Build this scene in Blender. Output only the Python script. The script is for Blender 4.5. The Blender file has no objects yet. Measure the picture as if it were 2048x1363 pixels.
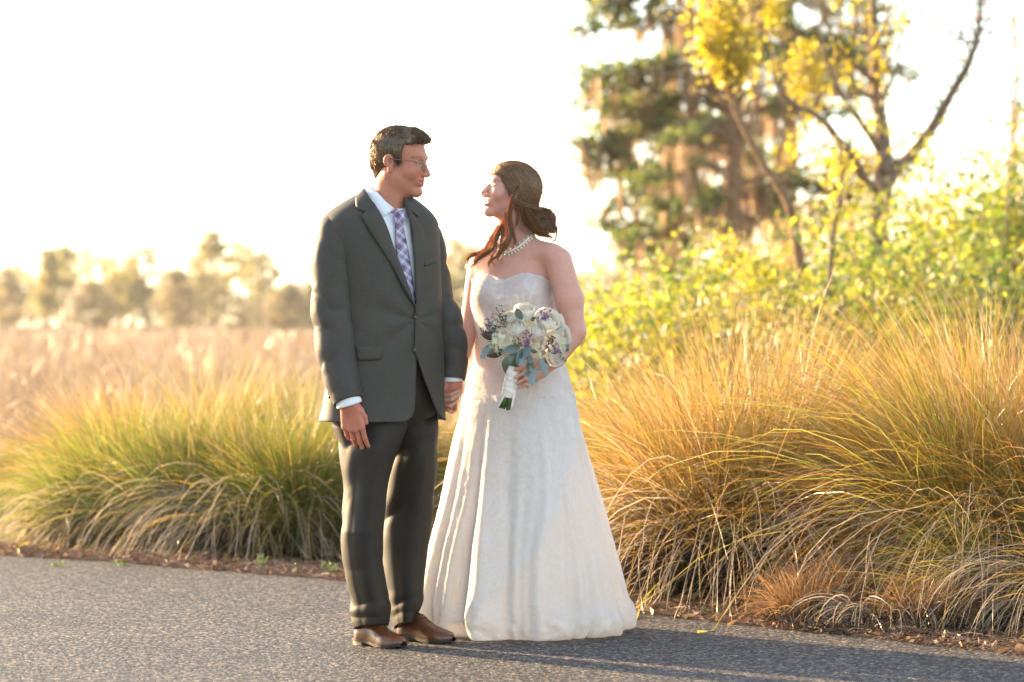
import bpy, math, random
import numpy as np
from mathutils import Vector
from mathutils.bvhtree import BVHTree

SC = bpy.context.scene
# ------------------------------------------------------------------ camera, sky, sun, exposure
FPX, CAMD, HOR, CAMH = 5620.0, 10.0, 650.0, 1.126
cam_d = bpy.data.cameras.new('camera'); cam = bpy.data.objects.new('camera', cam_d)
SC.collection.objects.link(cam); SC.camera = cam
cam.location = (0, -CAMD, CAMH); cam.rotation_euler = (math.radians(90), 0, 0)
cam_d.sensor_width = 36; cam_d.lens = FPX * 36 / 2048
cam_d.shift_y = (HOR - 681.5) / 2048
cam_d.clip_start = .1; cam_d.clip_end = 5000
cam_d.dof.use_dof = True; cam_d.dof.focus_distance = 10.06; cam_d.dof.aperture_fstop = 2.7

SUN_EL, SUN_AZ = 13.0, 37.0            # elevation; degrees behind straight-left
sun_h = (-math.cos(math.radians(SUN_AZ)), math.sin(math.radians(SUN_AZ)))
sv = Vector((sun_h[0] * math.cos(math.radians(SUN_EL)), sun_h[1] * math.cos(math.radians(SUN_EL)), math.sin(math.radians(SUN_EL))))
w = bpy.data.worlds.new('World'); SC.world = w; w.use_nodes = True
wn = w.node_tree.nodes; bg = wn['Background']
sky = wn.new('ShaderNodeTexSky'); sky.sky_type = 'NISHITA'; sky.sun_disc = False
sky.sun_elevation = math.radians(SUN_EL)
sky.sun_rotation = math.atan2(sun_h[0], sun_h[1])
sky.air_density = 1.0; sky.dust_density = 1.0; sky.ozone_density = 1.0
hs_ = wn.new('ShaderNodeHueSaturation'); hs_.inputs['Saturation'].default_value = .70; w.node_tree.links.new(sky.outputs[0], hs_.inputs['Color']); w.node_tree.links.new(hs_.outputs[0], bg.inputs[0]); bg.inputs[1].default_value = 0.14
sl = bpy.data.lights.new('sun', 'SUN'); sl.energy = 5.0; sl.angle = math.radians(0.5); sl.color = (1.0, .70, .38)
so = bpy.data.objects.new('sun', sl); SC.collection.objects.link(so)
so.rotation_euler = sv.to_track_quat('Z', 'Y').to_euler(); so.location = (-30, 25, 12)
SC.view_settings.view_transform = 'Standard'; SC.view_settings.look = 'None'
SC.view_settings.exposure = 2.1; SC.view_settings.gamma = 1; SC.view_settings.use_curve_mapping = False
SC.cycles.use_denoising = True
SC.cycles.max_bounces = 8; SC.cycles.transparent_max_bounces = 12

# ------------------------------------------------------------------ helpers
def PX(px, py, Y):
    Z = CAMD + Y
    return np.array(((px - 1024) * Z / FPX, Y, CAMH + (HOR - py) * Z / FPX))

def link(name, me, mat=None, parent=None, loc=None):
    o = bpy.data.objects.new(name, me); SC.collection.objects.link(o)
    if mat is not None and me is not None and len(me.materials) == 0:
        me.materials.append(mat)
    if parent is not None: o.parent = parent
    if loc is not None: o.location = loc
    return o

def thing(name, label, cat, group=None, loc=(0, 0, 0)):
    o = bpy.data.objects.new(name, None); SC.collection.objects.link(o); o.location = loc
    o.empty_display_size = .1
    o['label'] = label; o['category'] = cat
    if group: o['group'] = group
    return o

def tag(o, label=None, cat=None, group=None, kind=None):
    for k, v in (('label', label), ('category', cat), ('group', group), ('kind', kind)):
        if v: o[k] = v
    return o

def mesh_np(name, V, faces, smooth=True, attrs=None):
    """V (n,3); faces: list of int arrays (m,k) of any k; attrs: dict name->(n,) or (n,3) per-vertex"""
    if not isinstance(faces, (list, tuple)): faces = [faces]
    faces = [np.asarray(f, dtype=np.int32) for f in faces if len(f)]
    me = bpy.data.meshes.new(name)
    me.vertices.add(len(V)); me.vertices.foreach_set('co', np.asarray(V, dtype=np.float32).ravel())
    li = np.concatenate([f.ravel() for f in faces]); tot = np.concatenate([np.full(len(f), f.shape[1], np.int32) for f in faces])
    st = np.concatenate(([0], np.cumsum(tot)[:-1])).astype(np.int32)
    me.loops.add(len(li)); me.loops.foreach_set('vertex_index', li)
    me.polygons.add(len(tot)); me.polygons.foreach_set('loop_start', st)
    me.polygons.foreach_set('use_smooth', np.full(len(tot), smooth, dtype=bool))
    me.update(calc_edges=True)
    for k, a in (attrs or {}).items():
        a = np.asarray(a, dtype=np.float32)
        if a.ndim == 1:
            at = me.attributes.new(k, 'FLOAT', 'POINT'); at.data.foreach_set('value', a)
        else:
            at = me.attributes.new(k, 'FLOAT_COLOR', 'POINT')
            at.data.foreach_set('color', np.concatenate([a, np.ones((len(a), 1), np.float32)], 1).ravel())
    me.validate()
    return me

def hash3(i, j, k, s):
    h = (i.astype(np.uint32) * np.uint32(374761393) + j.astype(np.uint32) * np.uint32(668265263) + k.astype(np.uint32) * np.uint32(2147483647) + np.uint32((s * 974711 + 13) & 0xffffffff))
    h = (h ^ (h >> np.uint32(13))) * np.uint32(1274126177); h = h ^ (h >> np.uint32(16))
    h = h * np.uint32(2246822519); h = h ^ (h >> np.uint32(15))
    return (h & np.uint32(0xffffff)).astype(np.float32) / 16777215.0
def vnoise(P, f=1.0, s=0):
    """value noise in -1..1"""
    P = np.asarray(P, dtype=np.float64) * f + 1000.0
    I = np.floor(P).astype(np.int64); F = P - I; F = F * F * (3 - 2 * F)
    r = 0
    for dx in (0, 1):
        for dy in (0, 1):
            for dz in (0, 1):
                wgt = (F[..., 0] if dx else 1 - F[..., 0]) * (F[..., 1] if dy else 1 - F[..., 1]) * (F[..., 2] if dz else 1 - F[..., 2])
                r = r + wgt * hash3(I[..., 0] + dx, I[..., 1] + dy, I[..., 2] + dz, s)
    return r * 2 - 1
def fbm(P, f=1.0, s=0, o=3):
    r = 0; a = 1
    for k in range(o): r = r + a * vnoise(P, f * 2 ** k, s + k * 7); a *= .5
    return r

def pchip(x, y, q):
    x = np.asarray(x, float); y = np.asarray(y, float); q = np.clip(np.asarray(q, float), x[0], x[-1])
    h = np.diff(x); d = np.diff(y) / h; m = np.zeros_like(y)
    m[1:-1] = np.where(d[:-1] * d[1:] > 0, 2 * d[:-1] * d[1:] / (d[:-1] + d[1:] + 1e-12 * np.sign(d[:-1] + d[1:] + 1e-30)), 0)
    m[0] = d[0]; m[-1] = d[-1]
    i = np.clip(np.searchsorted(x, q, side='right') - 1, 0, len(x) - 2)
    t = (q - x[i]) / h[i]
    return ((2*t**3-3*t**2+1)*y[i] + (t**3-2*t**2+t)*h[i]*m[i] + (-2*t**3+3*t**2)*y[i+1] + (t**3-t**2)*h[i]*m[i+1])

def cat_path(pts, n):
    """smooth path through points, n samples"""
    pts = np.asarray(pts, float); u = np.concatenate(([0], np.cumsum(np.linalg.norm(np.diff(pts[:, :3], axis=0), axis=1))))
    q = np.linspace(0, u[-1], n)
    m = np.gradient(pts, u, axis=0) if len(pts) > 2 else np.repeat((pts[1:] - pts[:1]) / u[-1], len(pts), 0)
    i = np.clip(np.searchsorted(u, q, side='right') - 1, 0, len(u) - 2); h = (u[i+1] - u[i]); t = ((q - u[i]) / h)[:, None]; h = h[:, None]
    return (2*t**3-3*t**2+1)*pts[i] + (t**3-2*t**2+t)*h*m[i] + (-2*t**3+3*t**2)*pts[i+1] + (t**3-t**2)*h*m[i+1]

def grid_faces(m, n, closed=False, off=0):
    i = np.arange(m - 1)[:, None]; j = np.arange(n if closed else n - 1)[None, :]; j2 = (j + 1) % n
    return (np.stack([i*n + j, i*n + j2, (i+1)*n + j2, (i+1)*n + j], -1).reshape(-1, 4) + off)
def grid_normals(G, closed=False):
    du = np.gradient(G, axis=0)
    dv = (np.roll(G, -1, 1) - np.roll(G, 1, 1)) if closed else np.gradient(G, axis=1)
    n = np.cross(du, dv); return n / (np.linalg.norm(n, axis=-1, keepdims=True) + 1e-12)

class MB:
    """collects pieces into one mesh"""
    def __init__(s): s.V = []; s.F = []; s.n = 0; s.A = {}
    def add(s, V, *F, **at):
        V = np.asarray(V, float).reshape(-1, 3)
        for f in F: s.F.append(np.asarray(f, np.int32) + s.n)
        for k in at: s.A.setdefault(k, []).append(np.broadcast_to(np.asarray(at[k], float), (len(V),) + np.shape(at[k])[1:]) if np.ndim(at[k]) else np.full(len(V), at[k]))
        s.V.append(V); s.n += len(V)
    def tube(s, path, rad, sides=6, cap=True, flat=1.0, **at):
        path = np.asarray(path, float); k = len(path); rad = np.broadcast_to(np.asarray(rad, float), (k,))
        T = np.gradient(path, axis=0); T /= np.linalg.norm(T, axis=1, keepdims=True) + 1e-12
        up = np.array((0, 0, 1.)) if abs(T[:, 2]).mean() < .8 else np.array((0, 1., 0))
        A = np.cross(T, up); A /= np.linalg.norm(A, axis=1, keepdims=True) + 1e-12; B = np.cross(T, A)
        a = np.linspace(0, 2*np.pi, sides, endpoint=False)
        G = path[:, None] + rad[:, None, None] * (np.cos(a)[None, :, None] * A[:, None] * flat + np.sin(a)[None, :, None] * B[:, None])
        fs = [grid_faces(k, sides, True)]
        V = G.reshape(-1, 3)
        if cap:
            V = np.concatenate([V, path[:1], path[-1:]]); j = np.arange(sides); j2 = (j+1) % sides
            fs.append(np.stack([j2, j, np.full(sides, k*sides)], 1)); fs.append(np.stack([(k-1)*sides + j, (k-1)*sides + j2, np.full(sides, k*sides+1)], 1))
        s.add(V, *fs, **at)
    def box(s, c, d, R=None):
        v = np.array([(x, y, z) for x in (-1, 1) for y in (-1, 1) for z in (-1, 1)], float) * np.asarray(d) / 2
        if R is not None: v = v @ np.asarray(R).T
        s.add(v + np.asarray(c), [(0,1,3,2),(4,6,7,5),(0,4,5,1),(2,3,7,6),(0,2,6,4),(1,5,7,3)])
    def ball(s, c, r, nu=8, nv=5, R=None, **at):
        u = np.linspace(0, 2*np.pi, nu, endpoint=False); v = np.linspace(0, np.pi, nv + 2)[1:-1]
        G = np.stack([np.sin(v)[:, None]*np.cos(u)[None], np.sin(v)[:, None]*np.sin(u)[None], np.repeat(np.cos(v)[:, None], nu, 1)], -1).reshape(-1, 3)
        V = np.concatenate([G, [[0, 0, 1], [0, 0, -1]]]) * np.asarray(r)
        if R is not None: V = V @ np.asarray(R).T
        j = np.arange(nu); j2 = (j+1) % nu; k = (nv-1)*nu
        s.add(V + np.asarray(c), grid_faces(nv, nu, True)[:, ::-1], np.stack([j, j2, np.full(nu, nv*nu)], 1), np.stack([k+j2, k+j, np.full(nu, nv*nu+1)], 1), **at)
    def mesh(s, name, smooth=True):
        return mesh_np(name, np.concatenate(s.V), s.F, smooth, {k: np.concatenate(v) for k, v in s.A.items()})
    def build(s, name, mat, parent=None, smooth=True):
        return link(name, s.mesh(name, smooth), mat, parent)

def bvh_of(me):
    V = [v.co.copy() for v in me.vertices]; return BVHTree.FromPolygons(V, [tuple(p.vertices) for p in me.polygons])
CAMP = Vector((0, -CAMD, CAMH))
def on_surf(bvh, px, py, off=0.0, guess=0.0):
    d = (Vector(PX(px, py, 0.0)) - CAMP).normalized()
    h, n, i, t = bvh.ray_cast(CAMP, d)
    if h is None:
        p = Vector(PX(px, py, guess)); h, n, i, t = bvh.find_nearest(p); 
        return np.array(p)
    if n.dot(d) > 0: n = -n
    n = (n * .5 - d * .5).normalized()
    return np.array(h + n * off)
def add_mod_solid(o, th, off=-1):
    m = o.modifiers.new('solid', 'SOLIDIFY'); m.thickness = th; m.offset = off
    return o

# ------------------------------------------------------------------ signed-distance bodies
def sd_cone(P, a, b, ra, rb):
    a = np.asarray(a, np.float32); ba = np.asarray(b, np.float32) - a; pa = P - a
    h = np.clip(pa @ ba / float(ba @ ba + 1e-12), 0, 1)
    return np.linalg.norm(pa - h[:, None] * ba, axis=1) - (ra + (rb - ra) * h)
def sd_ell(P, c, r, R=None):
    p = P - np.asarray(c, np.float32)
    if R is not None: p = p @ np.asarray(R, np.float32)
    r = np.asarray(r, np.float32)
    k0 = np.linalg.norm(p / r, axis=1); k1 = np.linalg.norm(p / (r * r), axis=1)
    return k0 * (k0 - 1) / (k1 + 1e-9)
def smin(a, b, k):
    if k <= 0: return np.minimum(a, b)
    h = np.clip(.5 + .5 * (b - a) / k, 0, 1); return b * (1 - h) + a * h - k * h * (1 - h)
def smax(a, b, k): return -smin(-a, -b, k)
class Grp:
    """primitives in a local frame: ('c',a,b,ra,rb,k) cone, ('e',c,r,k[,R]) ellipsoid, '-e'/'-c' carve"""
    def __init__(s, prims, R=None, t=(0, 0, 0), k=.01):
        s.pr = prims; s.R = np.eye(3) if R is None else np.asarray(R); s.t = np.asarray(t, float); s.k = k
        pts = []
        for p in prims:
            if p[0] == 'c': r = max(p[3], p[4]); pts += [np.array(p[1]) - r, np.array(p[1]) + r, np.array(p[2]) - r, np.array(p[2]) + r]
            elif p[0] == 'e': r = max(p[2]); pts += [np.array(p[1]) - r, np.array(p[1]) + r]
        c = np.array(pts); lo = c.min(0); hi = c.max(0)
        cs = np.array([(x, y, z) for x in (lo[0], hi[0]) for y in (lo[1], hi[1]) for z in (lo[2], hi[2])]) @ s.R.T + s.t
        s.lo = cs.min(0); s.hi = cs.max(0)
    def loc(s, P): return ((P - s.t) @ s.R).astype(np.float32)
    def world(s, p): return np.asarray(p) @ s.R.T + s.t
    def ev(s, P):
        q = s.loc(P); d = None
        for p in s.pr:
            t = p[0].lstrip('-')
            if t == 'c': v = sd_cone(q, *p[1:5]); k = p[5]
            else: v = sd_ell(q, p[1], p[2], p[4] if len(p) > 4 else None); k = p[3]
            if d is None: d = v
            elif p[0][0] == '-': d = smax(d, -v, k)
            else: d = smin(d, v, k)
        return d
def union(groups, margin=.05):
    def f(P):
        P = np.asarray(P); d = np.full(len(P), 1.0, np.float32)
        for g in groups:
            bd = np.linalg.norm(np.maximum(np.maximum(g.lo - P, P - g.hi), 0), axis=1)
            m = bd < margin
            v = (bd + margin * .5).astype(np.float32)
            if m.any(): v[m] = g.ev(P[m])
            d = smin(d, v, g.k)
        return d
    return f
def surface_nets(vol, org, h):
    ins = vol < 0
    c = np.zeros(tuple(n - 1 for n in vol.shape), np.uint8)
    sl = lambda d, n: slice(d, n - 1 + d)
    sh = vol.shape
    for dx in (0, 1):
        for dy in (0, 1):
            for dz in (0, 1): c += ins[sl(dx, sh[0]), sl(dy, sh[1]), sl(dz, sh[2])]
    I = np.argwhere((c > 0) & (c < 8)); idx = np.full(c.shape, -1, np.int32); idx[tuple(I.T)] = np.arange(len(I))
    acc = np.zeros((len(I), 3)); cnt = np.zeros(len(I))
    cor = [(x, y, z) for x in (0, 1) for y in (0, 1) for z in (0, 1)]
    val = {q: vol[I[:, 0]+q[0], I[:, 1]+q[1], I[:, 2]+q[2]] for q in cor}
    for a in range(3):
        for q in cor:
            if q[a]: continue
            q2 = tuple(v + (1 if i == a else 0) for i, v in enumerate(q)); v0, v1 = val[q], val[q2]
            m = (v0 < 0) != (v1 < 0); t = np.where(m, v0 / np.where(m, v0 - v1, 1), 0)
            p = np.array(q, float)[None] + 0 * t[:, None]; p[:, a] += t
            acc += p * m[:, None]; cnt += m
    V = (I + acc / cnt[:, None]) * h + org
    Q = []
    for a in range(3):
        b, d = (a + 1) % 3, (a + 2) % 3
        s0 = [slice(None)]*3; s1 = [slice(None)]*3; s0[a] = slice(0, -1); s1[a] = slice(1, None)
        E = ins[tuple(s0)] != ins[tuple(s1)]; J = np.argwhere(E)
        J = J[(J[:, b] > 0) & (J[:, d] > 0) & (J[:, b] < sh[b]-1) & (J[:, d] < sh[d]-1)]
        eb = np.eye(3, dtype=int)[b]; ed = np.eye(3, dtype=int)[d]
        q = np.stack([idx[tuple((J - eb - ed).T)], idx[tuple((J - ed).T)], idx[tuple(J.T)], idx[tuple((J - eb).T)]], 1)
        fl = ~ins[tuple(J.T)]; q[fl] = q[fl][:, ::-1]; Q.append(q)
    Q = np.concatenate(Q); Q = Q[(Q >= 0).all(1)]
    return V, Q
def sdf_grad(f, V, e=.0015):
    g = np.stack([f(V + np.eye(3)[i]*e) - f(V - np.eye(3)[i]*e) for i in range(3)], 1) / (2*e)
    return g
def sdf_mesh(f, lo, hi, h, c=3, project=2):
    lo = np.asarray(lo, float); n = (np.ceil((np.asarray(hi) - lo) / (h*c))).astype(int)
    ax = [lo[i] + np.arange(n[i]+1)*h*c for i in range(3)]
    G = np.stack(np.meshgrid(*ax, indexing='ij'), -1).reshape(-1, 3); fc = f(G).reshape(n + 1)
    up = fc
    for a in range(3):
        u0 = np.take(up, np.arange(n[a]), a); u1 = np.take(up, np.arange(1, n[a]+1), a)
        ts = np.arange(c) / c; sh = [1]*4; sh[a+1] = c
        st = np.stack([u0*(1-t) + u1*t for t in ts], a + 1)
        ns = list(u0.shape); ns[a] *= c
        up = np.concatenate([st.reshape(ns), np.take(up, [n[a]], a)], a)
    J = np.argwhere(np.abs(up) < 1.6*h*c)
    vol = up.astype(np.float32)
    for s in range(0, len(J), 400000):
        j = J[s:s+400000]; vol[tuple(j.T)] = f(lo + j*h)
    V, Q = surface_nets(vol, lo, h)
    for _ in range(project):
        g = sdf_grad(f, V); V = V - np.clip(f(V), -h, h)[:, None] * g / (np.sum(g*g, 1, keepdims=True) + .05)
    return V, Q
def rotm(yaw=0, pitch=0, roll=0):
    """columns: forward, left, up of a head whose forward starts at +X; yaw about z, pitch>0 nose up, roll about forward"""
    cy, sy = math.cos(yaw), math.sin(yaw); cp, sp = math.cos(pitch), math.sin(pitch); cr, sr = math.cos(roll), math.sin(roll)
    Rz = np.array([[cy, -sy, 0], [sy, cy, 0], [0, 0, 1]]); Ry = np.array([[cp, 0, -sp], [0, 1, 0], [sp, 0, cp]]); Rx = np.array([[1, 0, 0], [0, cr, -sr], [0, sr, cr]])
    return Rz @ Ry @ Rx
def bone(p, q):
    pass

# ------------------------------------------------------------------ materials
def newmat(name):
    m = bpy.data.materials.new(name); m.use_nodes = True; nt = m.node_tree
    return m, nt, nt.nodes['Principled BSDF'], nt.nodes['Material Output']
def N(nt, t, **kw):
    n = nt.nodes.new('ShaderNode' + t)
    for k, v in kw.items():
        if k.startswith('i_'):
            k2 = k[2:]; k2 = int(k2) if k2.isdigit() else k2.replace('_', ' ')
            n.inputs[k2].default_value = v
        else: setattr(n, k, v)
    return n
def ramp(nt, stops, interp='LINEAR'):
    r = nt.nodes.new('ShaderNodeValToRGB'); r.color_ramp.interpolation = interp
    el = r.color_ramp.elements
    while len(el) < len(stops): el.new(.5)
    for e, (p, c) in zip(el, stops): e.position = p; e.color = (*c, 1) if len(c) == 3 else c
    return r
def simple(name, col, rough=.6, spec=.3, noise=0, nscale=20, bump=0, bscale=60, metallic=0, sss=0, sheen=0, col2=None):
    m, nt, b, out = newmat(name)
    b.inputs['Base Color'].default_value = (*col, 1); b.inputs['Roughness'].default_value = rough
    b.inputs['Specular IOR Level'].default_value = spec; b.inputs['Metallic'].default_value = metallic
    tc = N(nt, 'TexCoord')
    if noise or col2:
        c2 = col2 or tuple(max(0, c*(1-noise)) for c in col); c1 = col if col2 else tuple(c*(1+noise) for c in col)
        nz = N(nt, 'TexNoise', i_Scale=nscale, i_Detail=5.0); r = ramp(nt, [(.35, c2), (.65, c1)])
        nt.links.new(tc.outputs['Object'], nz.inputs['Vector']); nt.links.new(nz.outputs[0], r.inputs[0]); nt.links.new(r.outputs[0], b.inputs['Base Color'])
    if bump:
        nz = N(nt, 'TexNoise', i_Scale=bscale, i_Detail=4.0); bp = N(nt, 'Bump', i_Strength=bump, i_Distance=.004)
        nt.links.new(tc.outputs['Object'], nz.inputs['Vector']); nt.links.new(nz.outputs[0], bp.inputs['Height']); nt.links.new(bp.outputs[0], b.inputs['Normal'])
    if sss:
        b.inputs['Subsurface Weight'].default_value = sss; b.inputs['Subsurface Radius'].default_value = (1, .35, .2); b.inputs['Subsurface Scale'].default_value = .012
    if sheen:
        b.inputs['Sheen Weight'].default_value = sheen; b.inputs['Sheen Roughness'].default_value = .4
    return m
def leafmat(name, stops, trans=.5, rough=.5, along=None, gloss=.08, tr_tint=(1, 1, 1), tsc=1.0, tint=False):
    """thin leaf / blade: diffuse + translucent + a little gloss; colour varies per piece (mesh island) and along attribute t"""
    m, nt, b, out = newmat(name); nt.nodes.remove(b)
    g = N(nt, 'NewGeometry'); r = ramp(nt, stops); nt.links.new(g.outputs['Random Per Island'], r.inputs[0]); col = r.outputs[0]
    if tint:
        ta = N(nt, 'Attribute', attribute_name='tint'); mt_ = N(nt, 'Mix', data_type='RGBA', blend_type='MULTIPLY'); mt_.inputs[0].default_value = 1
        nt.links.new(col, mt_.inputs[6]); nt.links.new(ta.outputs['Color'], mt_.inputs[7]); col = mt_.outputs[2]
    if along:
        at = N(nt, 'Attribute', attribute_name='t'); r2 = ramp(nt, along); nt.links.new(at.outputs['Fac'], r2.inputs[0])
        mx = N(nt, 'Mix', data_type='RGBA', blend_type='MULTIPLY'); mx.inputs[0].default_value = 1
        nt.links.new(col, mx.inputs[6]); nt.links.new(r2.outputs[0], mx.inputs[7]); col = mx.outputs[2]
    d = N(nt, 'BsdfDiffuse'); t = N(nt, 'BsdfTranslucent'); gl = N(nt, 'BsdfGlossy', i_Roughness=rough)
    tm = N(nt, 'Mix', data_type='RGBA', blend_type='MULTIPLY'); tm.inputs[0].default_value = 1; tm.inputs[7].default_value = (*[c*tsc for c in tr_tint], 1)
    nt.links.new(col, tm.inputs[6]); nt.links.new(col, d.inputs[0]); nt.links.new(tm.outputs[2], t.inputs[0])
    a = N(nt, 'MixShader'); a.inputs[0].default_value = trans; nt.links.new(d.outputs[0], a.inputs[1]); nt.links.new(t.outputs[0], a.inputs[2])
    c = N(nt, 'MixShader'); c.inputs[0].default_value = gloss; nt.links.new(a.outputs[0], c.inputs[1]); nt.links.new(gl.outputs[0], c.inputs[2])
    nt.links.new(c.outputs[0], out.inputs[0])
    return m
# ------------------------------------------------------------------ ground, road, verge
def gz(px, py): 
    Z = CAMH*FPX/(py - HOR); return ((px - 1024)*Z/FPX, Z - CAMD)
m, nt, b, out = newmat('verge_soil'); L = nt.links.new
tc = N(nt, 'TexCoord'); n1 = N(nt, 'TexNoise', i_Scale=9.0, i_Detail=8.0); n2 = N(nt, 'TexNoise', i_Scale=90.0, i_Detail=4.0)
L(tc.outputs['Object'], n1.inputs['Vector']); L(tc.outputs['Object'], n2.inputs['Vector'])
r1 = ramp(nt, [(.3, (.085, .052, .034)), (.55, (.16, .105, .07)), (.75, (.22, .155, .11))]); L(n1.outputs[0], r1.inputs[0]); L(r1.outputs[0], b.inputs['Base Color'])
bp = N(nt, 'Bump', i_Strength=.8, i_Distance=.02); L(n2.outputs[0], bp.inputs['Height']); L(bp.outputs[0], b.inputs['Normal']); b.inputs['Roughness'].default_value = .95; b.inputs['Specular IOR Level'].default_value = .1
soil_m = m
mb = MB(); xs = np.concatenate([[-1500, -300, -60], np.linspace(-14, 14, 57), [60, 300, 1500]]); ys = np.concatenate([[-60, -25], np.linspace(-8, 24, 65), [60, 200, 800, 3000]])
GX, GY = np.meshgrid(xs, ys, indexing='ij'); GZ = -.014 + 0*GX
mb.add(np.stack([GX, GY, GZ], -1).reshape(-1, 3), grid_faces(len(xs), len(ys))[:, ::-1]); tag(mb.build('ground', soil_m), kind='structure')

m, nt, b, out = newmat('asphalt'); L = nt.links.new
tc = N(nt, 'TexCoord'); v = N(nt, 'TexVoronoi', i_Scale=95.0); v2 = N(nt, 'TexVoronoi', i_Scale=210.0); nz = N(nt, 'TexNoise', i_Scale=1.3, i_Detail=5.0); nf = N(nt, 'TexNoise', i_Scale=400.0, i_Detail=2.0)
for x in (v, v2, nz, nf): L(tc.outputs['Object'], x.inputs['Vector'])
sp = N(nt, 'SeparateColor'); L(v.outputs['Color'], sp.inputs[0])
r1 = ramp(nt, [(0, (.008, .0085, .0095)), (.35, (.032, .033, .036)), (.65, (.080, .078, .079)), (.86, (.17, .152, .135)), (1, (.36, .29, .22))]); L(sp.outputs[0], r1.inputs[0])
r2 = ramp(nt, [(.3, (.82, .82, .84)), (.7, (1.12, 1.10, 1.08))]); L(nz.outputs[0], r2.inputs[0])
mx = N(nt, 'Mix', data_type='RGBA', blend_type='MULTIPLY'); mx.inputs[0].default_value = 1; L(r1.outputs[0], mx.inputs[6]); L(r2.outputs[0], mx.inputs[7])
rd = ramp(nt, [(0, (1, 1, 1)), (.9, (.25, .25, .25))]); L(v.outputs['Distance'], rd.inputs[0])
L(mx.outputs[2], b.inputs['Base Color']); b.inputs['Roughness'].default_value = .72; b.inputs['Specular IOR Level'].default_value = .35
ad = N(nt, 'Math', operation='MULTIPLY_ADD'); ad.inputs[1].default_value = -1.0; L(v.outputs['Distance'], ad.inputs[0]); L(sp.outputs[1], ad.inputs[2])
ad2 = N(nt, 'Math', operation='MULTIPLY_ADD'); ad2.inputs[1].default_value = .25; L(nf.outputs[0], ad2.inputs[0]); L(ad.outputs[0], ad2.inputs[2])
bp = N(nt, 'Bump', i_Strength=.85, i_Distance=.0045); L(ad2.outputs[0], bp.inputs['Height']); L(bp.outputs[0], b.inputs['Normal'])
asphalt = m
EP = [(0, 1108), (200, 1120), (400, 1136), (690, 1160), (900, 1181), (1100, 1203), (1270, 1223), (1600, 1258), (1830, 1283), (2048, 1306)]
E = [np.array(gz(*p)) for p in EP]
E = [np.array((-26., 13.5)), np.array((-12., 9.6)), np.array((-6., 6.4))] + E + [np.array((3.2, -1.75)), np.array((6., -5.)), np.array((10., -11.)), np.array((16, -22.))]
Ec = cat_path(np.array([(e[0], e[1], 0) for e in E]), 500)
Ec[:, :2] += np.stack([.012*fbm(Ec, 3, 1) + .006*fbm(Ec, 14, 5), .03*fbm(Ec, 2.2, 2) + .012*fbm(Ec, 11, 6)], 1)
def edge_y(x): return np.interp(x, Ec[:, 0], Ec[:, 1])
rows = [Ec + (0, .012, -.03), Ec + (0, .004, -.004), Ec + (0, -.012, 0)]
for f in np.linspace(.06, 1, 16): rows.append(np.stack([Ec[:, 0]*(1 - f) + (Ec[:, 0]*1.0 - 6*f)*f, Ec[:, 1]*(1 - f) + -26*f, 0*Ec[:, 0]], 1))
Gr = np.stack(rows); mb = MB(); mb.add(Gr.reshape(-1, 3), grid_faces(len(rows), 500)); 
ro = mb.build('road', asphalt); tag(ro, kind='structure')

# pine straw and dead blades along the verge
straw_m = leafmat('pine_straw', [(0, (.10, .05, .028)), (.5, (.19, .10, .055)), (.85, (.30, .19, .11)), (1, (.42, .33, .22))], .1, .6)
rng = np.random.default_rng(3); n = 15000
x = rng.uniform(-4.2, 3.4, n); off = np.abs(rng.normal(0, .30, n)) - .035; y = edge_y(x) + off
ln = rng.uniform(.03, .13, n); a = rng.uniform(0, np.pi, n); z = -.010 + rng.uniform(0, .028, n)*np.clip(off*6, .3, 1) + .004
d = np.stack([np.cos(a), np.sin(a), rng.normal(0, .16, n)], 1); s = np.stack([-np.sin(a), np.cos(a), rng.normal(0, .5, n)], 1)*rng.uniform(.0008, .0020, (n, 1))
c = np.stack([x, y, z + .006], 1); md = c + np.stack([0*x, 0*x, rng.uniform(0, .012, n)], 1)
Vs = np.stack([c - d*ln[:, None]/2 - s, c - d*ln[:, None]/2 + s, md + s, md - s, c + d*ln[:, None]/2 + s*.4, c + d*ln[:, None]/2 - s*.4], 1).reshape(-1, 3)
Vs[:, 2] = np.maximum(Vs[:, 2], np.where(Vs[:, 1] < edge_y(Vs[:, 0]), .002, -.012)); i6 = np.arange(n)*6
o = link('pine_straw', mesh_np('pine_straw', Vs, [np.stack([i6, i6+1, i6+2, i6+3], 1), np.stack([i6+3, i6+2, i6+4, i6+5], 1)], False), straw_m); tag(o, kind='stuff')

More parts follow.
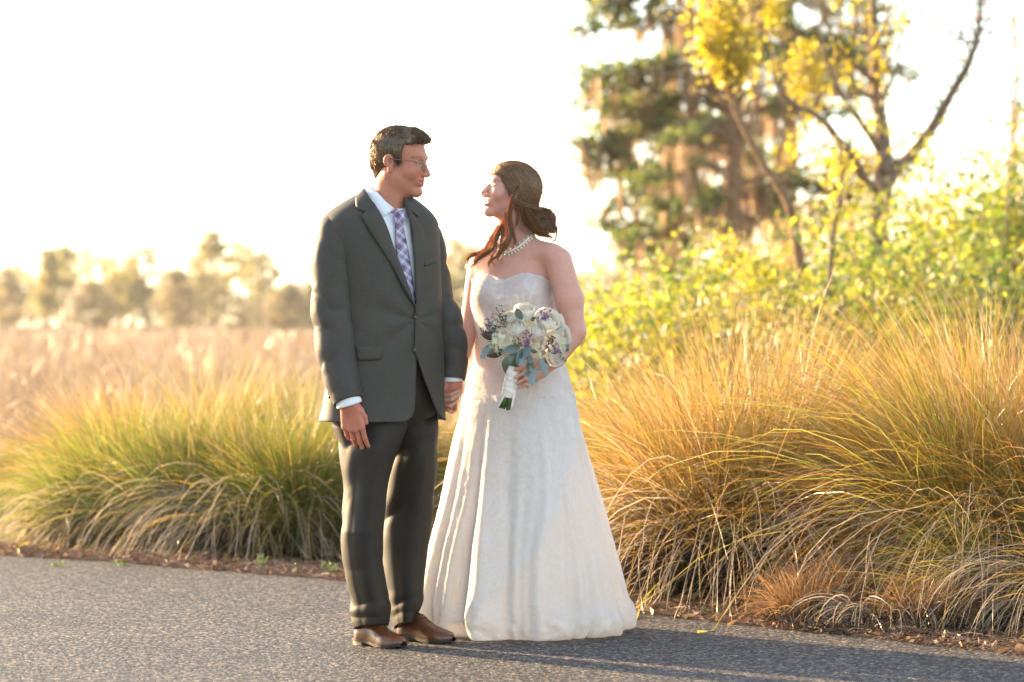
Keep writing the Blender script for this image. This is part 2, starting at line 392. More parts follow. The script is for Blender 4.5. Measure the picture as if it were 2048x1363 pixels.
# ------------------------------------------------------------------ blades
def blades(P0, az, el, Ln, droop, wd, S=8, pw=1.4, rng=None, twist=.6):
    """ribbons that leave P0 at azimuth az / elevation el and arch over; returns V, F, t"""
    n = len(P0); s = np.linspace(0, 1, S)[None]
    pit = el[:, None] - droop[:, None]*s**pw
    azs = az[:, None] + (rng.normal(0, .38, n)[:, None])*s + (rng.normal(0, .22, n)[:, None])*np.sin(s*rng.uniform(3, 8, n)[:, None] + rng.uniform(0, 6, n)[:, None])
    pit = pit + (rng.normal(0, .10, n)[:, None])*np.sin(s*rng.uniform(3, 9, n)[:, None] + rng.uniform(0, 6, n)[:, None])
    st = Ln[:, None]/(S - 1)
    dv = np.stack([np.cos(pit)*np.cos(azs), np.cos(pit)*np.sin(azs), np.sin(pit)], -1)*st[..., None]
    P = P0[:, None] + np.concatenate([np.zeros((n, 1, 3)), np.cumsum((dv[:, 1:] + dv[:, :-1])/2, 1)], 1)
    ta = rng.uniform(0, 2*np.pi, n)[:, None] + twist*s
    side = np.stack([-np.sin(az)[:, None]*np.cos(ta) , np.cos(az)[:, None]*np.cos(ta), np.sin(ta)], -1)
    side = np.stack([-np.sin(azs), np.cos(azs), 0*azs], -1)*np.cos(ta)[..., None] + np.stack([-np.sin(pit)*np.cos(azs), -np.sin(pit)*np.sin(azs), np.cos(pit)], -1)*np.sin(ta)[..., None]
    wv = wd[:, None]*np.interp(s, [0, .3, .8, 1], [.7, 1, .7, .12])
    A = P - side*wv[..., None]/2; B = P + side*wv[..., None]/2
    V = np.stack([A, B], 2).reshape(-1, 3)
    base = (np.arange(n)*S*2)[:, None] + (np.arange(S - 1)*2)[None]
    F = np.stack([base, base+1, base+3, base+2], -1).reshape(-1, 4)
    t = np.repeat(np.broadcast_to(s, (n, S)).reshape(-1), 2)
    return V, F, t
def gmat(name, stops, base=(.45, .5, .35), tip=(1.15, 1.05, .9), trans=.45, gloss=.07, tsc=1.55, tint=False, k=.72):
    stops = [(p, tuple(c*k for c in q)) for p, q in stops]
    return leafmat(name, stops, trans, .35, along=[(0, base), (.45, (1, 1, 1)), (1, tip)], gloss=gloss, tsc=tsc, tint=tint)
gold_m = gmat('golden_grass', [(0, (.34, .16, .035)), (.35, (.46, .25, .065)), (.6, (.50, .34, .17)), (.8, (.42, .33, .04)), (.92, (.32, .32, .03)), (1, (.64, .50, .33))], base=(.30, .20, .11), tint=True)  # base here and in the next three: sheath brown, darkened as painted shade
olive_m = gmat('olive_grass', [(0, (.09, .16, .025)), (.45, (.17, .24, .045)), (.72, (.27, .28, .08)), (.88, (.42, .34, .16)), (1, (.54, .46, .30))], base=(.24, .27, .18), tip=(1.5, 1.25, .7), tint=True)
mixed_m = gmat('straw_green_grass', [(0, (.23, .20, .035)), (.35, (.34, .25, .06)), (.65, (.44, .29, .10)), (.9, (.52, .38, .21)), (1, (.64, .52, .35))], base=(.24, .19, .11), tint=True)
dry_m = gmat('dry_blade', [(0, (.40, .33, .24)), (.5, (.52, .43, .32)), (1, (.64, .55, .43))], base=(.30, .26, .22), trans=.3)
shade_thatch_m = leafmat('brown_shade_thatch', [(0, (.022, .014, .008)), (.6, (.05, .033, .018)), (1, (.10, .07, .04))], .15, .6)  # very dark brown, so the clump's inner shade sits in the colour
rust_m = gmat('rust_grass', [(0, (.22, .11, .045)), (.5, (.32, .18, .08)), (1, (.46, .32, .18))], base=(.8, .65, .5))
def clump(label, px, Z, h, r, n, mat, seed, group, stalks=30, dry=.22, lean=(0, 0), wd=.0030, droop=1.0, spread=1.0, hollow=0.0):
    X = (px - 1024)*Z/FPX; Y = Z - CAMD
    n = int(n*1.35); rg = np.random.default_rng(seed); root = thing('ornamental_grass', label, 'grass clump', group, (X, Y, -.012))
    def base(k, rr): 
        a = rg.uniform(0, 2*np.pi, k); q = rr*np.sqrt(rg.uniform(0, 1, k)); return np.stack([q*np.cos(a), q*np.sin(a), 0*a], 1), a
    # several tufts of unequal height make one clump
    nt_ = rg.integers(7, 11); ta_ = rg.uniform(0, 2*np.pi, nt_); tr_ = r*.95*np.sqrt(rg.uniform(.02, 1, nt_)); tc_ = np.stack([tr_*np.cos(ta_), tr_*np.sin(ta_), 0*ta_], 1); th_ = rg.uniform(.70, 1.12, nt_)*(1.08 - .25*tr_/r)
    kt = rg.choice(nt_, n, p=(lambda q: q/q.sum())(rg.uniform(.5, 1.5, nt_)))
    P0, a = base(n, r*.17); P0 = P0 + tc_[kt]
    az = a + rg.normal(0, .75, n); ox, oy = np.cos(az) + 1.0*tc_[kt, 0]/r, np.sin(az) + 1.0*tc_[kt, 1]/r; az = np.arctan2(oy, ox); u = rg.uniform(0, 1, n)**1.35
    el = np.radians(88 - 44*spread*u**1.1 + rg.normal(0, 7, n)); Ln = h*th_[kt]*(1.12 + .38*u)*rg.uniform(.55, 1.12, n)
    dr = np.radians((22 + 72*u*rg.uniform(.5, 1.3, n) + 75*(rg.uniform(0, 1, n) < .13)*rg.uniform(.4, 1, n))*droop)
    if lean != (0, 0):
        vx = np.cos(az) + lean[0]; vy = np.sin(az) + lean[1]; az = np.arctan2(vy, vx)
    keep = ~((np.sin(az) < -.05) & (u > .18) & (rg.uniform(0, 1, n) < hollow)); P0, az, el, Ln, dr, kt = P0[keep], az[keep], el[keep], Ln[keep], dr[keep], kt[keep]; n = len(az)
    V, F, t = blades(P0, az, el, Ln, dr, wd*rg.uniform(.7, 1.35, n), 9, 1.3, rg)
    TINTS = np.array([(1, 1, 1), (.76, .96, .58), (1.04, .84, .62), (1.08, 1.04, .98), (1.0, .90, .72)]); tk_ = rg.integers(0, 5, nt_)
    gl = rg.uniform(.004, .03, len(V)); V[:, 2] = np.maximum(V[:, 2], gl)
    o = link('blades', mesh_np('blades', V, F, attrs={'t': t, 'tint': np.repeat(TINTS[tk_][kt]*rg.uniform(.88, 1.12, (n, 1)), 18, 0)}), mat, root); o['kind'] = 'stuff'
    k = int(n*dry)
    P0, a = base(k, r*.5); u = rg.uniform(.2, 1, k); az = a + rg.normal(0, .4, k)
    if lean != (0, 0): az = np.arctan2(np.sin(az) + lean[1], np.cos(az) + lean[0])
    V, F, t = blades(P0, az, np.radians(84 - 34*u), h*rg.uniform(.85, 1.5, k), np.radians(105 + 75*u), wd*1.35*rg.uniform(.8, 1.5, k), 10, 1.1, rg); V[:, 2] = np.maximum(V[:, 2], rg.uniform(.004, .03, len(V)))
    o = link('dead_blades', mesh_np('dead_blades', V, F, attrs={'t': t}), dry_m, root); o['kind'] = 'stuff'
    k = int(n*.45); P0, a = base(k, r*1.0); q = np.linalg.norm(P0[:, :2], axis=1)/r  # short dark dead blades added so the clump's core looks deeply shaded
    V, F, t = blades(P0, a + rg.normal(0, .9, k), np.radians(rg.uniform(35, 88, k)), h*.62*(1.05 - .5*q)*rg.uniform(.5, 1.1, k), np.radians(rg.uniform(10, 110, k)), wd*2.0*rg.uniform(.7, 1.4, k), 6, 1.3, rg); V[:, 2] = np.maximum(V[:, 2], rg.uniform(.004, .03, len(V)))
    o = link('shade_thatch', mesh_np('shade_thatch', V, F), shade_thatch_m, root); o['kind'] = 'stuff'
    if stalks:
        P0, a = base(stalks, r*.35); V, F, t = blades(P0, a, np.radians(rg.uniform(66, 88, stalks)), h*rg.uniform(1.05, 1.45, stalks), np.radians(rg.uniform(8, 45, stalks)), np.full(stalks, wd*1.1), 9, 2.0, rg)
        o = link('stalks', mesh_np('stalks', V, F, attrs={'t': t}), dry_m, root); o['kind'] = 'stuff'
    return root
GR, GL_ = 'golden grass clumps right of the path', 'green grass clumps left behind the man'
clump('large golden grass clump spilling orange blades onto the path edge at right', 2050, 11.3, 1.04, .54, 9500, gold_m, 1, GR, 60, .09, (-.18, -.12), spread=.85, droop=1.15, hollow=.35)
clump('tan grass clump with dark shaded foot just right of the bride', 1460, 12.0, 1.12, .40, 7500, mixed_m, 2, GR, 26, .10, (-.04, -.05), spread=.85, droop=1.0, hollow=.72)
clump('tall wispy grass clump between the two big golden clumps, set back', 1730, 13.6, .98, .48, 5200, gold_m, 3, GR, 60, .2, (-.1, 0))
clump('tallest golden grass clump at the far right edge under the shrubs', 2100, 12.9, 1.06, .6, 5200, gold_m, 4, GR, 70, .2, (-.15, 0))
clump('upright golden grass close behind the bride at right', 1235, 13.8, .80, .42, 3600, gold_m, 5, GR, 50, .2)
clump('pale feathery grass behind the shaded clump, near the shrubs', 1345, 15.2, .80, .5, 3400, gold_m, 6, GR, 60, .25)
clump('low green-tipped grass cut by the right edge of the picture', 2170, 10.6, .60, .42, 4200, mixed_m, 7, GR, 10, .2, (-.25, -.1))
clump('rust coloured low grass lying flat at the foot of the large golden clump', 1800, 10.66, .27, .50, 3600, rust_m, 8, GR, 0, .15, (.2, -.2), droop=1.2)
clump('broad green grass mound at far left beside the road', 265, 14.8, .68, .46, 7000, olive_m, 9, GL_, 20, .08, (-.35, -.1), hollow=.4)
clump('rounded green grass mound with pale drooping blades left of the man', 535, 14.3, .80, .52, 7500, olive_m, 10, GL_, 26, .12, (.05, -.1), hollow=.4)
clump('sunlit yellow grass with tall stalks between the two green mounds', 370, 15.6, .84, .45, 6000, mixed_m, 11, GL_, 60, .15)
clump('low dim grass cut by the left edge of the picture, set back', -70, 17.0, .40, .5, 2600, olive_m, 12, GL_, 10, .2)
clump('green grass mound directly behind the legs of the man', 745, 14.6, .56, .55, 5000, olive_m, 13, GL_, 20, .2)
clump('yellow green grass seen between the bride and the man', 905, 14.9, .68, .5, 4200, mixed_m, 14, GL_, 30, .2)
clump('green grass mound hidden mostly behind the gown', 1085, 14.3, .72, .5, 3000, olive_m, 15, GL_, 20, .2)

# ------------------------------------------------------------------ the marsh field
rng = np.random.default_rng(21); VV = []; FF = []; TT = []; no = 0
for (z0, z1, n, hh, wd, S) in ((16.5, 26, 15000, .62, .006, 5), (26, 50, 19000, .68, .012, 4), (50, 110, 16000, .75, .032, 3), (110, 300, 15000, .85, .10, 3)):
    Z = np.exp(rng.uniform(math.log(z0), math.log(z1), n)); hw = Z*.22 + 2.0; X = rng.uniform(-1, 1, n)*hw
    P0 = np.stack([X, Z - CAMD, 0*X], 1); hv = hh*(1 + .25*fbm(P0, .12, 8))*rng.uniform(.6, 1.15, n)
    V, F, t = blades(P0, rng.uniform(0, 2*np.pi, n), np.radians(rng.uniform(55, 90, n)), hv*1.15, np.radians(rng.uniform(5, 70, n)), wd*rng.uniform(.6, 1.4, n), S, 1.6, rng)
    VV.append(V); FF.append(F + no); TT.append(t); no += len(V)
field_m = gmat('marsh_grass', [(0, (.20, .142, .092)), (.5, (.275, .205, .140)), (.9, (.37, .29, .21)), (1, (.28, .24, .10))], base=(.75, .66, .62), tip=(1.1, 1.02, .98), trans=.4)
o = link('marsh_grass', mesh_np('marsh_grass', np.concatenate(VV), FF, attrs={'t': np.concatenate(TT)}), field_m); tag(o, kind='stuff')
mb = MB(); mb.add([(-400, 7.2, -.008), (400, 7.2, -.008), (400, 900, .0), (-400, 900, .0)], [(0, 1, 2, 3)])
tag(mb.build('marsh', simple('marsh_floor', (.20, .135, .10), .95, .1, noise=.2, nscale=.6)), kind='structure')

# ------------------------------------------------------------------ trees and shrubs
bark_m = simple('grey_brown_bark', (.20, .145, .105), .9, .1, noise=.35, nscale=14, bump=.6, bscale=30)
bark2_m = simple('warm_bark', (.24, .15, .09), .9, .1, noise=.3, nscale=14, bump=.5, bscale=30)
twig_m = simple('tan_twig', (.36, .24, .14), .85, .15)
def leafcloud(mb, C0, size, rg, jit=.35, tvals=None, long=1.5):
    """one bent diamond leaf (two triangles) per centre"""
    n = len(C0); d = rg.normal(0, 1, (n, 3)); d[:, 2] -= .3; d /= np.linalg.norm(d, axis=1, keepdims=True); s = np.cross(d, rg.normal(0, 1, (n, 3))); s /= np.linalg.norm(s, axis=1, keepdims=True) + 1e-9
    L_ = (size*rg.uniform(1 - jit, 1 + jit, n))[:, None]; nn = np.cross(d, s)
    V = np.stack([C0 - d*L_*.5*long*.6, C0 + s*L_*.32 + nn*L_*.06, C0 + d*L_*.5*long, C0 - s*L_*.32 + nn*L_*.06], 1).reshape(-1, 3); i = np.arange(n)*4
    mb.add(V, np.stack([i, i+1, i+2, i+3], 1))
yl_m = leafmat('yellow_green_leaf', [(0, (.13, .17, .012)), (.35, (.26, .27, .015)), (.7, (.40, .36, .018)), (1, (.54, .44, .04))], .62, .5, tsc=1.25)
gl_m = leafmat('fresh_green_leaf', [(0, (.05, .10, .010)), (.4, (.12, .19, .014)), (.75, (.24, .28, .02)), (1, (.40, .36, .03))], .6, .5, tsc=1.25)
tan_m = leafmat('tan_leaf', [(0, (.34, .22, .09)), (.5, (.46, .34, .14)), (1, (.58, .46, .22))], .5, .5)
will_m = leafmat('yellow_willow_leaf', [(0, (.32, .27, .012)), (.5, (.50, .41, .018)), (1, (.68, .54, .05))], .62, .5, tsc=1.2)
def shrub(label, px, Z, h, wdt, n, mat, seed, group, stems=11, size=.055):
    X = (px - 1024)*Z/FPX; root = thing('shrub', label, 'shrub', group, (X, Z - CAMD, -.012)); rg = np.random.default_rng(seed); sb = MB(); lb = MB(); pts = []
    for i in range(stems):
        a = rg.uniform(0, 2*np.pi); sp = rg.uniform(.1, 1)*wdt; hh = h*rg.uniform(.6, 1.0)*(1 - .2*(sp/wdt)**2)
        p = np.array([(0.06*math.cos(a), .06*math.sin(a), 0), (sp*.35*math.cos(a), sp*.35*math.sin(a), hh*.4), (sp*.75*math.cos(a+.2), sp*.75*math.sin(a+.2), hh*.75), (sp*math.cos(a), sp*math.sin(a), hh)]) + rg.normal(0, .04, (4, 3))*[[0], [1], [1], [1]]
        c = cat_path(p, 10); sb.tube(c, np.linspace(.012, .003, 10)*rg.uniform(.7, 1.3), 4); pts.append(c[3:])
        for j in range(4):
            k = rg.integers(3, 9); q = c[k] + rg.normal(0, 1, 3)*np.array((.22, .22, .14))*wdt/.8 + np.array((0, 0, .10)); cc = cat_path(np.array([c[k], (c[k]+q)/2 + rg.normal(0, .03, 3), q]), 6); sb.tube(cc, np.linspace(.005, .0015, 6), 3); pts.append(cc)
    A = np.concatenate(pts); 
    cl = A[rg.integers(0, len(A), n//7)]; C0 = np.repeat(cl, 7, 0) + rg.normal(0, .075, (len(cl)*7, 3))
    C0 = C0[C0[:, 2] > .1]
    leafcloud(lb, C0, size, rg)
    link('stems', sb.mesh('stems'), twig_m, root)['kind'] = 'stuff'; o = link('foliage', lb.mesh('foliage', False), mat, root); o['kind'] = 'stuff'
    return root
SG = 'shrubs of the thicket behind the golden grass'
SH = [(1985, 23, 290, .9, yl_m, 'tall airy shrub just left of the thin bare tree'), (2070, 23.5, 270, .95, gl_m, 'tallest green shrub cut by the right edge of the picture'), (1890, 27, 320, 1.0, yl_m, 'tall pale shrub right of the forked tree'), (1165, 21, 575, .6, gl_m, 'small yellow green shrub at the left end of the thicket, beside the bride'), (1240, 24, 500, .75, yl_m, 'pale yellow shrub second from the left end of the thicket'), (1300, 19, 560, .7, yl_m, 'low bright yellow shrub right above the pale feathery grass'),
      (1385, 22, 455, .8, gl_m, 'leafy green shrub below the mossy cypress'), (1480, 26, 430, .9, yl_m, 'open yellow shrub at the foot of the mossy cypress'), (1470, 18.5, 560, .7, tan_m, 'tan twiggy shrub above the shaded grass clump'),
      (1570, 21, 470, .8, yl_m, 'yellow shrub left of the slim dark sapling'), (1590, 28, 400, .9, tan_m, 'tan leaved shrub left of the forked yellow tree'), (1640, 19, 540, .7, tan_m, 'dull tan shrub at the foot of the slim dark sapling'),
      (1720, 22, 440, .85, gl_m, 'dense green shrub right of the slim dark sapling'), (1745, 18.5, 560, .7, gl_m, 'low green shrub above the tall wispy grass'), (1830, 24, 370, .95, yl_m, 'yellow green shrub below the right limb of the forked tree'),
      (1850, 19.5, 520, .8, gl_m, 'low dense green shrub above the large golden clump'), (1930, 22, 350, .9, gl_m, 'tall green shrub second from the right end of the thicket'), (2010, 25, 300, 1.0, yl_m, 'tallest pale shrub of the thicket near the right edge'),
      (2040, 20, 470, .8, gl_m, 'dark green shrub at the right edge of the picture'), (1120, 25, 610, .6, tan_m, 'tan shrub mostly hidden behind the bride'), (1660, 30, 420, 1.0, yl_m, 'pale shrub deep in the thicket right behind the slim sapling'), (1780, 31, 420, 1.0, tan_m, 'twiggy tan shrub deep in the thicket under the forked tree')]
for i, (px, Z, ty, wd, mt, lb) in enumerate(SH): shrub(lb, px, Z, (CAMH + (HOR - ty)*Z/FPX)*(1.04 + .16*(px > 1700)), wd*1.25, 3600, mt, 100 + i, SG, 13, .05*Z/21)
um = MB(); rng = np.random.default_rng(40); n = 16000; Z = rng.uniform(17, 33, n); pxs = rng.uniform(1090, 2200, n); hh = rng.uniform(.1, 1.5, n)*np.interp(pxs, [1090, 1250, 2100], [.55, .8, 1.15]); C0 = np.stack([(pxs - 1024)*Z/FPX, Z - CAMD, hh], 1); C0 = C0[fbm(C0, 1.3, 4) > -.25]
leafcloud(um, C0, .07, rng); o = um.build('undergrowth', leafmat('undergrowth_leaf', [(0, (.15, .12, .035)), (.3, (.22, .20, .04)), (.6, (.21, .25, .02)), (1, (.36, .33, .04))], .55, .5), None, False); tag(o, kind='stuff')

def limb(mb, pts, r0, r1, Zs=None, sides=8):
    """pts in (px,py,Z)"""
    P = cat_path(np.array([PX(a, b, Z - CAMD) for a, b, Z in pts]), 22); mb.tube(P, np.linspace(r0, r1, 22)*(1 + .06*np.sin(np.arange(22)*1.7)), sides); return P
def tree(name, label, cat, loc, group=None): return thing(name, label, cat, group, loc)
def rel(mb, loc): mb.V = [v - np.array(loc) for v in mb.V]; return mb
# forked tree with new yellow leaves
Z = 26; loc = tuple(PX(1742, 650 + CAMH*FPX/Z, Z - CAMD)); t1 = tree('deciduous_tree', 'forked grey tree with three rising limbs and sparse yellow new leaves', 'tree', loc)
tb = MB(); limb(tb, [(1742, 900, Z), (1748, 560, Z), (1758, 430, Z), (1768, 350, Z)], .125, .095)
rel(tb, loc).build('trunk', bark_m, t1)
LB = [([(1768, 352, Z), (1768, 310, Z), (1763, 262, Z+.1), (1754, 181, Z+.2), (1750, 90, Z+.3), (1745, -40, Z+.4)], .085, .030), ([(1760, 300, Z), (1735, 262, Z-.1), (1709, 226, Z-.2), (1677, 181, Z-.3), (1655, 120, Z-.3), (1640, 60, Z-.4)], .042, .012),
      ([(1772, 375, Z), (1790, 342, Z), (1827, 306, Z), (1863, 258, Z-.1), (1899, 195, Z-.2), (1935, 131, Z-.3), (1953, 82, Z-.3), (1960, -30, Z-.4)], .062, .014), ([(1752, 172, Z+.2), (1725, 143, Z), (1700, 122, Z), (1664, 68, Z-.2), (1640, -20, Z-.3)], .030, .012),
      ([(1700, 300, Z-.4), (1677, 281, Z-.4), (1650, 245, Z-.4), (1618, 222, Z-.4), (1596, 213, Z-.4), (1560, 180, Z-.5), (1546, 150, Z-.5), (1548, 100, Z-.5)], .040, .012), ([(1768, 310, Z), (1800, 288, Z), (1830, 262, Z), (1842, 240, Z)], .018, .006), ([(1953, 82, Z-.3), (1975, 40, Z-.3), (1990, 0, Z-.3)], .012, .004), ([(1757, 200, Z), (1790, 150, Z), (1800, 90, Z), (1830, 20, Z)], .016, .006), ([(1750, 90, Z), (1775, 50, Z), (1780, 0, Z)], .018, .008), ([(1772, 390, Z), (1730, 360, Z-.2), (1700, 300, Z-.4)], .05, .040)]
for p, r0, r1 in LB:
    lbm = MB(); limb(lbm, p, r0, r1); rel(lbm, loc).build('limb', bark_m, t1)
def clusters(specs, Z, size, seed, per=1.0):
    rg = np.random.default_rng(seed); out = []
    for (px, py, r, n) in specs:
        k = int(n*per); d = rg.normal(0, .5, (k, 3)); c = PX(px, py, Z - CAMD); out.append(c + d*np.array((r, r, r*1.15))*Z/FPX)
    return np.concatenate(out)
rg = np.random.default_rng(55); fb = MB()
C0 = clusters([(1618, 113, 32, 130), (1609, 158, 42, 200), (1640, 150, 30, 80), (1772, 113, 34, 200), (1768, 60, 26, 90), (1770, 150, 28, 130), (1800, 40, 40, 60), (1830, 60, 50, 60), (1690, 130, 24, 40), (1690, 170, 30, 40), (1660, 320, 40, 60), (1590, 300, 30, 30), (1650, 270, 26, 40), (1700, 330, 30, 40), (1670, 345, 30, 50), (1600, 280, 30, 30), (1740, 340, 40, 40), (1960, 120, 40, 30), (1880, 60, 60, 50), (1570, 320, 40, 30), (1620, 235, 25, 40), (1545, 150, 22, 50), (1720, 20, 60, 90)], Z, .05, 7)
C0 = C0[fbm(C0, 3.2, 12) > -.22]; C0 = np.concatenate([C0, C0[::3] + rg.normal(0, .10, C0[::3].shape)]); leafcloud(fb, C0, .055, rg); rel(fb, loc); o = fb.build('foliage', will_m, t1, False); o['kind'] = 'stuff'
tw = MB()
for i in range(90):
    c = C0[rg.integers(len(C0))]; q = c + rg.normal(0, .12, 3) + (0, 0, -.12); tw.tube(cat_path(np.array([q, (q+c)/2 + rg.normal(0, .03, 3), c]), 5), .004, 3)
RL = cat_path(np.array([PX(a, b, z - CAMD) for a, b, z in LB[2][0]]), 60); UL = cat_path(np.array([PX(a, b, z - CAMD) for a, b, z in LB[0][0]]), 60)
for i in range(130):
    src = RL if i % 3 else UL; q = src[rg.integers(18, 58)]; d = np.array((rg.normal(.1, .7), rg.normal(0, .5), rg.uniform(-.1, 1.0))); d /= np.linalg.norm(d); ln = rg.uniform(.2, .75); c = q + d*ln
    P_ = cat_path(np.array([q, q + d*ln*.5 + rg.normal(0, .05, 3), c]), 7); tw.tube(P_, np.linspace(.008, .0025, 7), 3)
    for k_ in range(2):
        s_ = P_[rg.integers(2, 6)]; tw.tube([s_, s_ + rg.normal(0, .09, 3) + (0, 0, .06)], .0022, 3)
rel(tw, loc).build('twigs', bark_m, t1)['kind'] = 'stuff'
# leaning tree with the yellow crown at upper middle
Z = 24; loc = tuple(PX(1600, 650 + CAMH*FPX/Z, Z - CAMD)); t2 = tree('deciduous_tree', 'slender leaning tree with a dense bright yellow crown before the cypress', 'tree', loc)
tb = MB(); limb(tb, [(1600, 900, Z), (1592, 480, Z), (1568, 385, Z), (1528, 331, Z), (1496, 272, Z), (1469, 217, Z), (1455, 168, Z), (1450, 100, Z), (1440, 0, Z)], .060, .018); rel(tb, loc).build('trunk', bark2_m, t2)
for p, r0, r1 in [([(1472, 222, Z), (1445, 200, Z), (1414, 190, Z), (1390, 188, Z)], .022, .008), ([(1458, 180, Z), (1480, 120, Z), (1500, 60, Z), (1520, -20, Z)], .020, .008), ([(1496, 272, Z), (1506, 220, Z), (1530, 160, Z)], .014, .006)]:
    lbm = MB(); limb(lbm, p, r0, r1, None, 6); rel(lbm, loc).build('limb', bark2_m, t2)
fb = MB(); rg = np.random.default_rng(56)
C0 = clusters([(1430, 40, 42, 260), (1462, 70, 54, 380), (1490, 40, 52, 330), (1448, 110, 40, 240), (1446, 150, 24, 110), (1482, 110, 42, 190), (1515, 20, 46, 240), (1420, 90, 24, 150), (1470, 0, 50, 500), (1540, 10, 30, 120), (1485, 140, 20, 80)], Z, .05, 8)
C0 = C0[fbm(C0, 3.4, 14) > -.18]; C0 = np.concatenate([C0, C0[::3] + rg.normal(0, .10, C0[::3].shape)]); leafcloud(fb, C0, .055, rg); rel(fb, loc); o = fb.build('foliage', will_m, t2, False); o['kind'] = 'stuff'
# slim dark sapling
Z = 20; loc = tuple(PX(1652, 650 + CAMH*FPX/Z, Z - CAMD)); t3 = tree('sapling', 'slim dark sapling standing in front of the thicket with a few yellow leaves', 'tree', loc)
tb = MB(); limb(tb, [(1650, 960, Z), (1655, 640, Z), (1662, 520, Z), (1664, 480, Z), (1680, 400, Z), (1684, 320, Z), (1676, 280, Z)], .036, .010); rel(tb, loc).build('trunk', bark_m, t3)
fb = MB(); rg = np.random.default_rng(57); C0 = clusters([(1680, 300, 30, 26), (1670, 340, 40, 40), (1690, 400, 40, 30), (1650, 440, 50, 40), (1700, 340, 30, 20)], Z, .05, 9); leafcloud(fb, C0, .055, rg); rel(fb, loc); o = fb.build('foliage', will_m, t3, False); o['kind'] = 'stuff'
# mossy cypresses
need_m = leafmat('dark_cypress_needles', [(0, (.05, .085, .015)), (.5, (.11, .15, .03)), (.85, (.21, .23, .05)), (1, (.36, .36, .08))], .55, .5, tsc=1.3)
moss_m = leafmat('hanging_moss', [(0, (.28, .19, .12)), (.5, (.42, .30, .19)), (1, (.58, .44, .29))], .55, .7, gloss=.0)
def cypress(label, px, Z, top, halfw, nb, seed, y0=470):
    loc = tuple(PX(px, 650 + CAMH*FPX/Z, Z - CAMD)); root = tree('cypress_tree', label, 'tree', loc, 'moss-hung cypresses behind the thicket'); rg = np.random.default_rng(seed); sc = Z/FPX
    tb = MB(); limb(tb, [(px, 780, Z), (px - 4, 480, Z), (px + 3, 250, Z), (px, 60, Z), (px + 4, top - 40, Z)], .20, .07); rel(tb, loc).build('trunk', bark2_m, root)
    bb = MB(); nd = MB(); ms = MB(); nc = []; 
    for i in range(nb):
        f = (i + rg.uniform(0, .8))/nb; py = y0 + (top - y0)*f; a = rg.uniform(0, 2*np.pi) if i % 3 else rg.choice([0.1, math.pi - .1]) ; ln = halfw*sc*rg.uniform(.75, 1.1)*(1 - .12*f)*(.65 if f < .12 else 1); p0 = PX(px, py, Z - CAMD); d = np.array((math.cos(a), math.sin(a)*.8, 0)); dr = rg.uniform(.02, .22)
        pth = cat_path(np.array([p0, p0 + d*ln*.35 + (0, 0, .10*ln), p0 + d*ln*.7 + (0, 0, (.04 - dr*.4)*ln), p0 + d*ln + (0, 0, (.08 - dr)*ln)]), 14); bb.tube(pth, np.linspace(.05, .010, 14), 5)
        k = 46
        u = rg.uniform(.28, 1, k)**.8; c = np.stack([np.interp(u, np.linspace(0, 1, 14), pth[:, q]) for q in range(3)], 1) + rg.normal(0, .5, (k, 3))*np.array((.26, .26, .085)) + (0, 0, .07)
        nc.append(np.repeat(c, 5, 0) + rg.normal(0, .055, (k*5, 3)))
        for j in range(8):
            u = rg.uniform(.1, .98); q = np.array([np.interp(u, np.linspace(0, 1, 14), pth[:, w_]) for w_ in range(3)]) + rg.normal(0, .08, 3)*(1, 1, .2); L_ = rg.uniform(.25, 1.0)*(1.2 - .5*u)
            for s_ in range(5):
                o_ = q + rg.normal(0, .045, 3)*(1, 1, .3); nn = 5; a2 = rg.uniform(0, np.pi); wv = np.array((math.cos(a2), math.sin(a2), 0))*rg.uniform(.012, .040)
                zz = np.linspace(0, 1, nn)[:, None]; P_ = o_ - np.array((0, 0, 1))*L_*rg.uniform(.6, 1.1)*zz + rg.normal(0, .02, (nn, 3)); ww = wv*np.interp(zz, [0, .3, 1], [.8, 1, .15])
                ms.add(np.stack([P_ - ww, P_ + ww], 1).reshape(-1, 3), grid_faces(nn, 2))
    leafcloud(nd, np.concatenate(nc), .095, rg, long=1.9)
    rel(bb, loc).build('limbs', bark2_m, root)['kind'] = 'stuff'; o = rel(nd, loc).build('foliage', need_m, root, False); o['kind'] = 'stuff'; o = rel(ms, loc).build('moss', moss_m, root); o['kind'] = 'stuff'
cypress('big dark cypress hung with grey brown moss, its crown leaving the top of the picture', 1466, 45, -180, 345, 50, 61)
cypress('second mossy cypress behind the first, slightly to its right', 1580, 52, -120, 250, 26, 62)
cypress('smaller mossy cypress left of the big one, behind the pale yellow shrub', 1345, 50, 170, 185, 20, 63, 520)
# thin bare tree at right
Z = 36; loc = tuple(PX(2030, 650 + CAMH*FPX/Z, Z - CAMD)); t4 = tree('bare_tree', 'thin almost bare tree fading into the sky at the right edge', 'tree', loc); rg = np.random.default_rng(70)
tb = MB(); limb(tb, [(2030, 800, Z), (2032, 400, Z), (2026, 250, Z), (2034, 120, Z), (2030, 20, Z)], .05, .012); rel(tb, loc).build('trunk', bark2_m, t4); tw = MB(); fb = MB(); cc = []
for i in range(70):
    py = rg.uniform(60, 470); q = PX(2030, py, Z - CAMD); c = PX(2030 + rg.normal(0, 70), py - rg.uniform(10, 90), Z - CAMD + rg.normal(0, .4)); p = cat_path(np.array([q, (q + c)/2 + rg.normal(0, .05, 3), c]), 6); tw.tube(p, np.linspace(.012, .004, 6), 3); cc.append(p[3:] + rg.normal(0, .06, (3, 3)))
rel(tw, loc).build('twigs', twig_m, t4)['kind'] = 'stuff'; leafcloud(fb, np.concatenate(cc), .07, rg); rel(fb, loc); o = fb.build('foliage', tan_m, t4, False); o['kind'] = 'stuff'

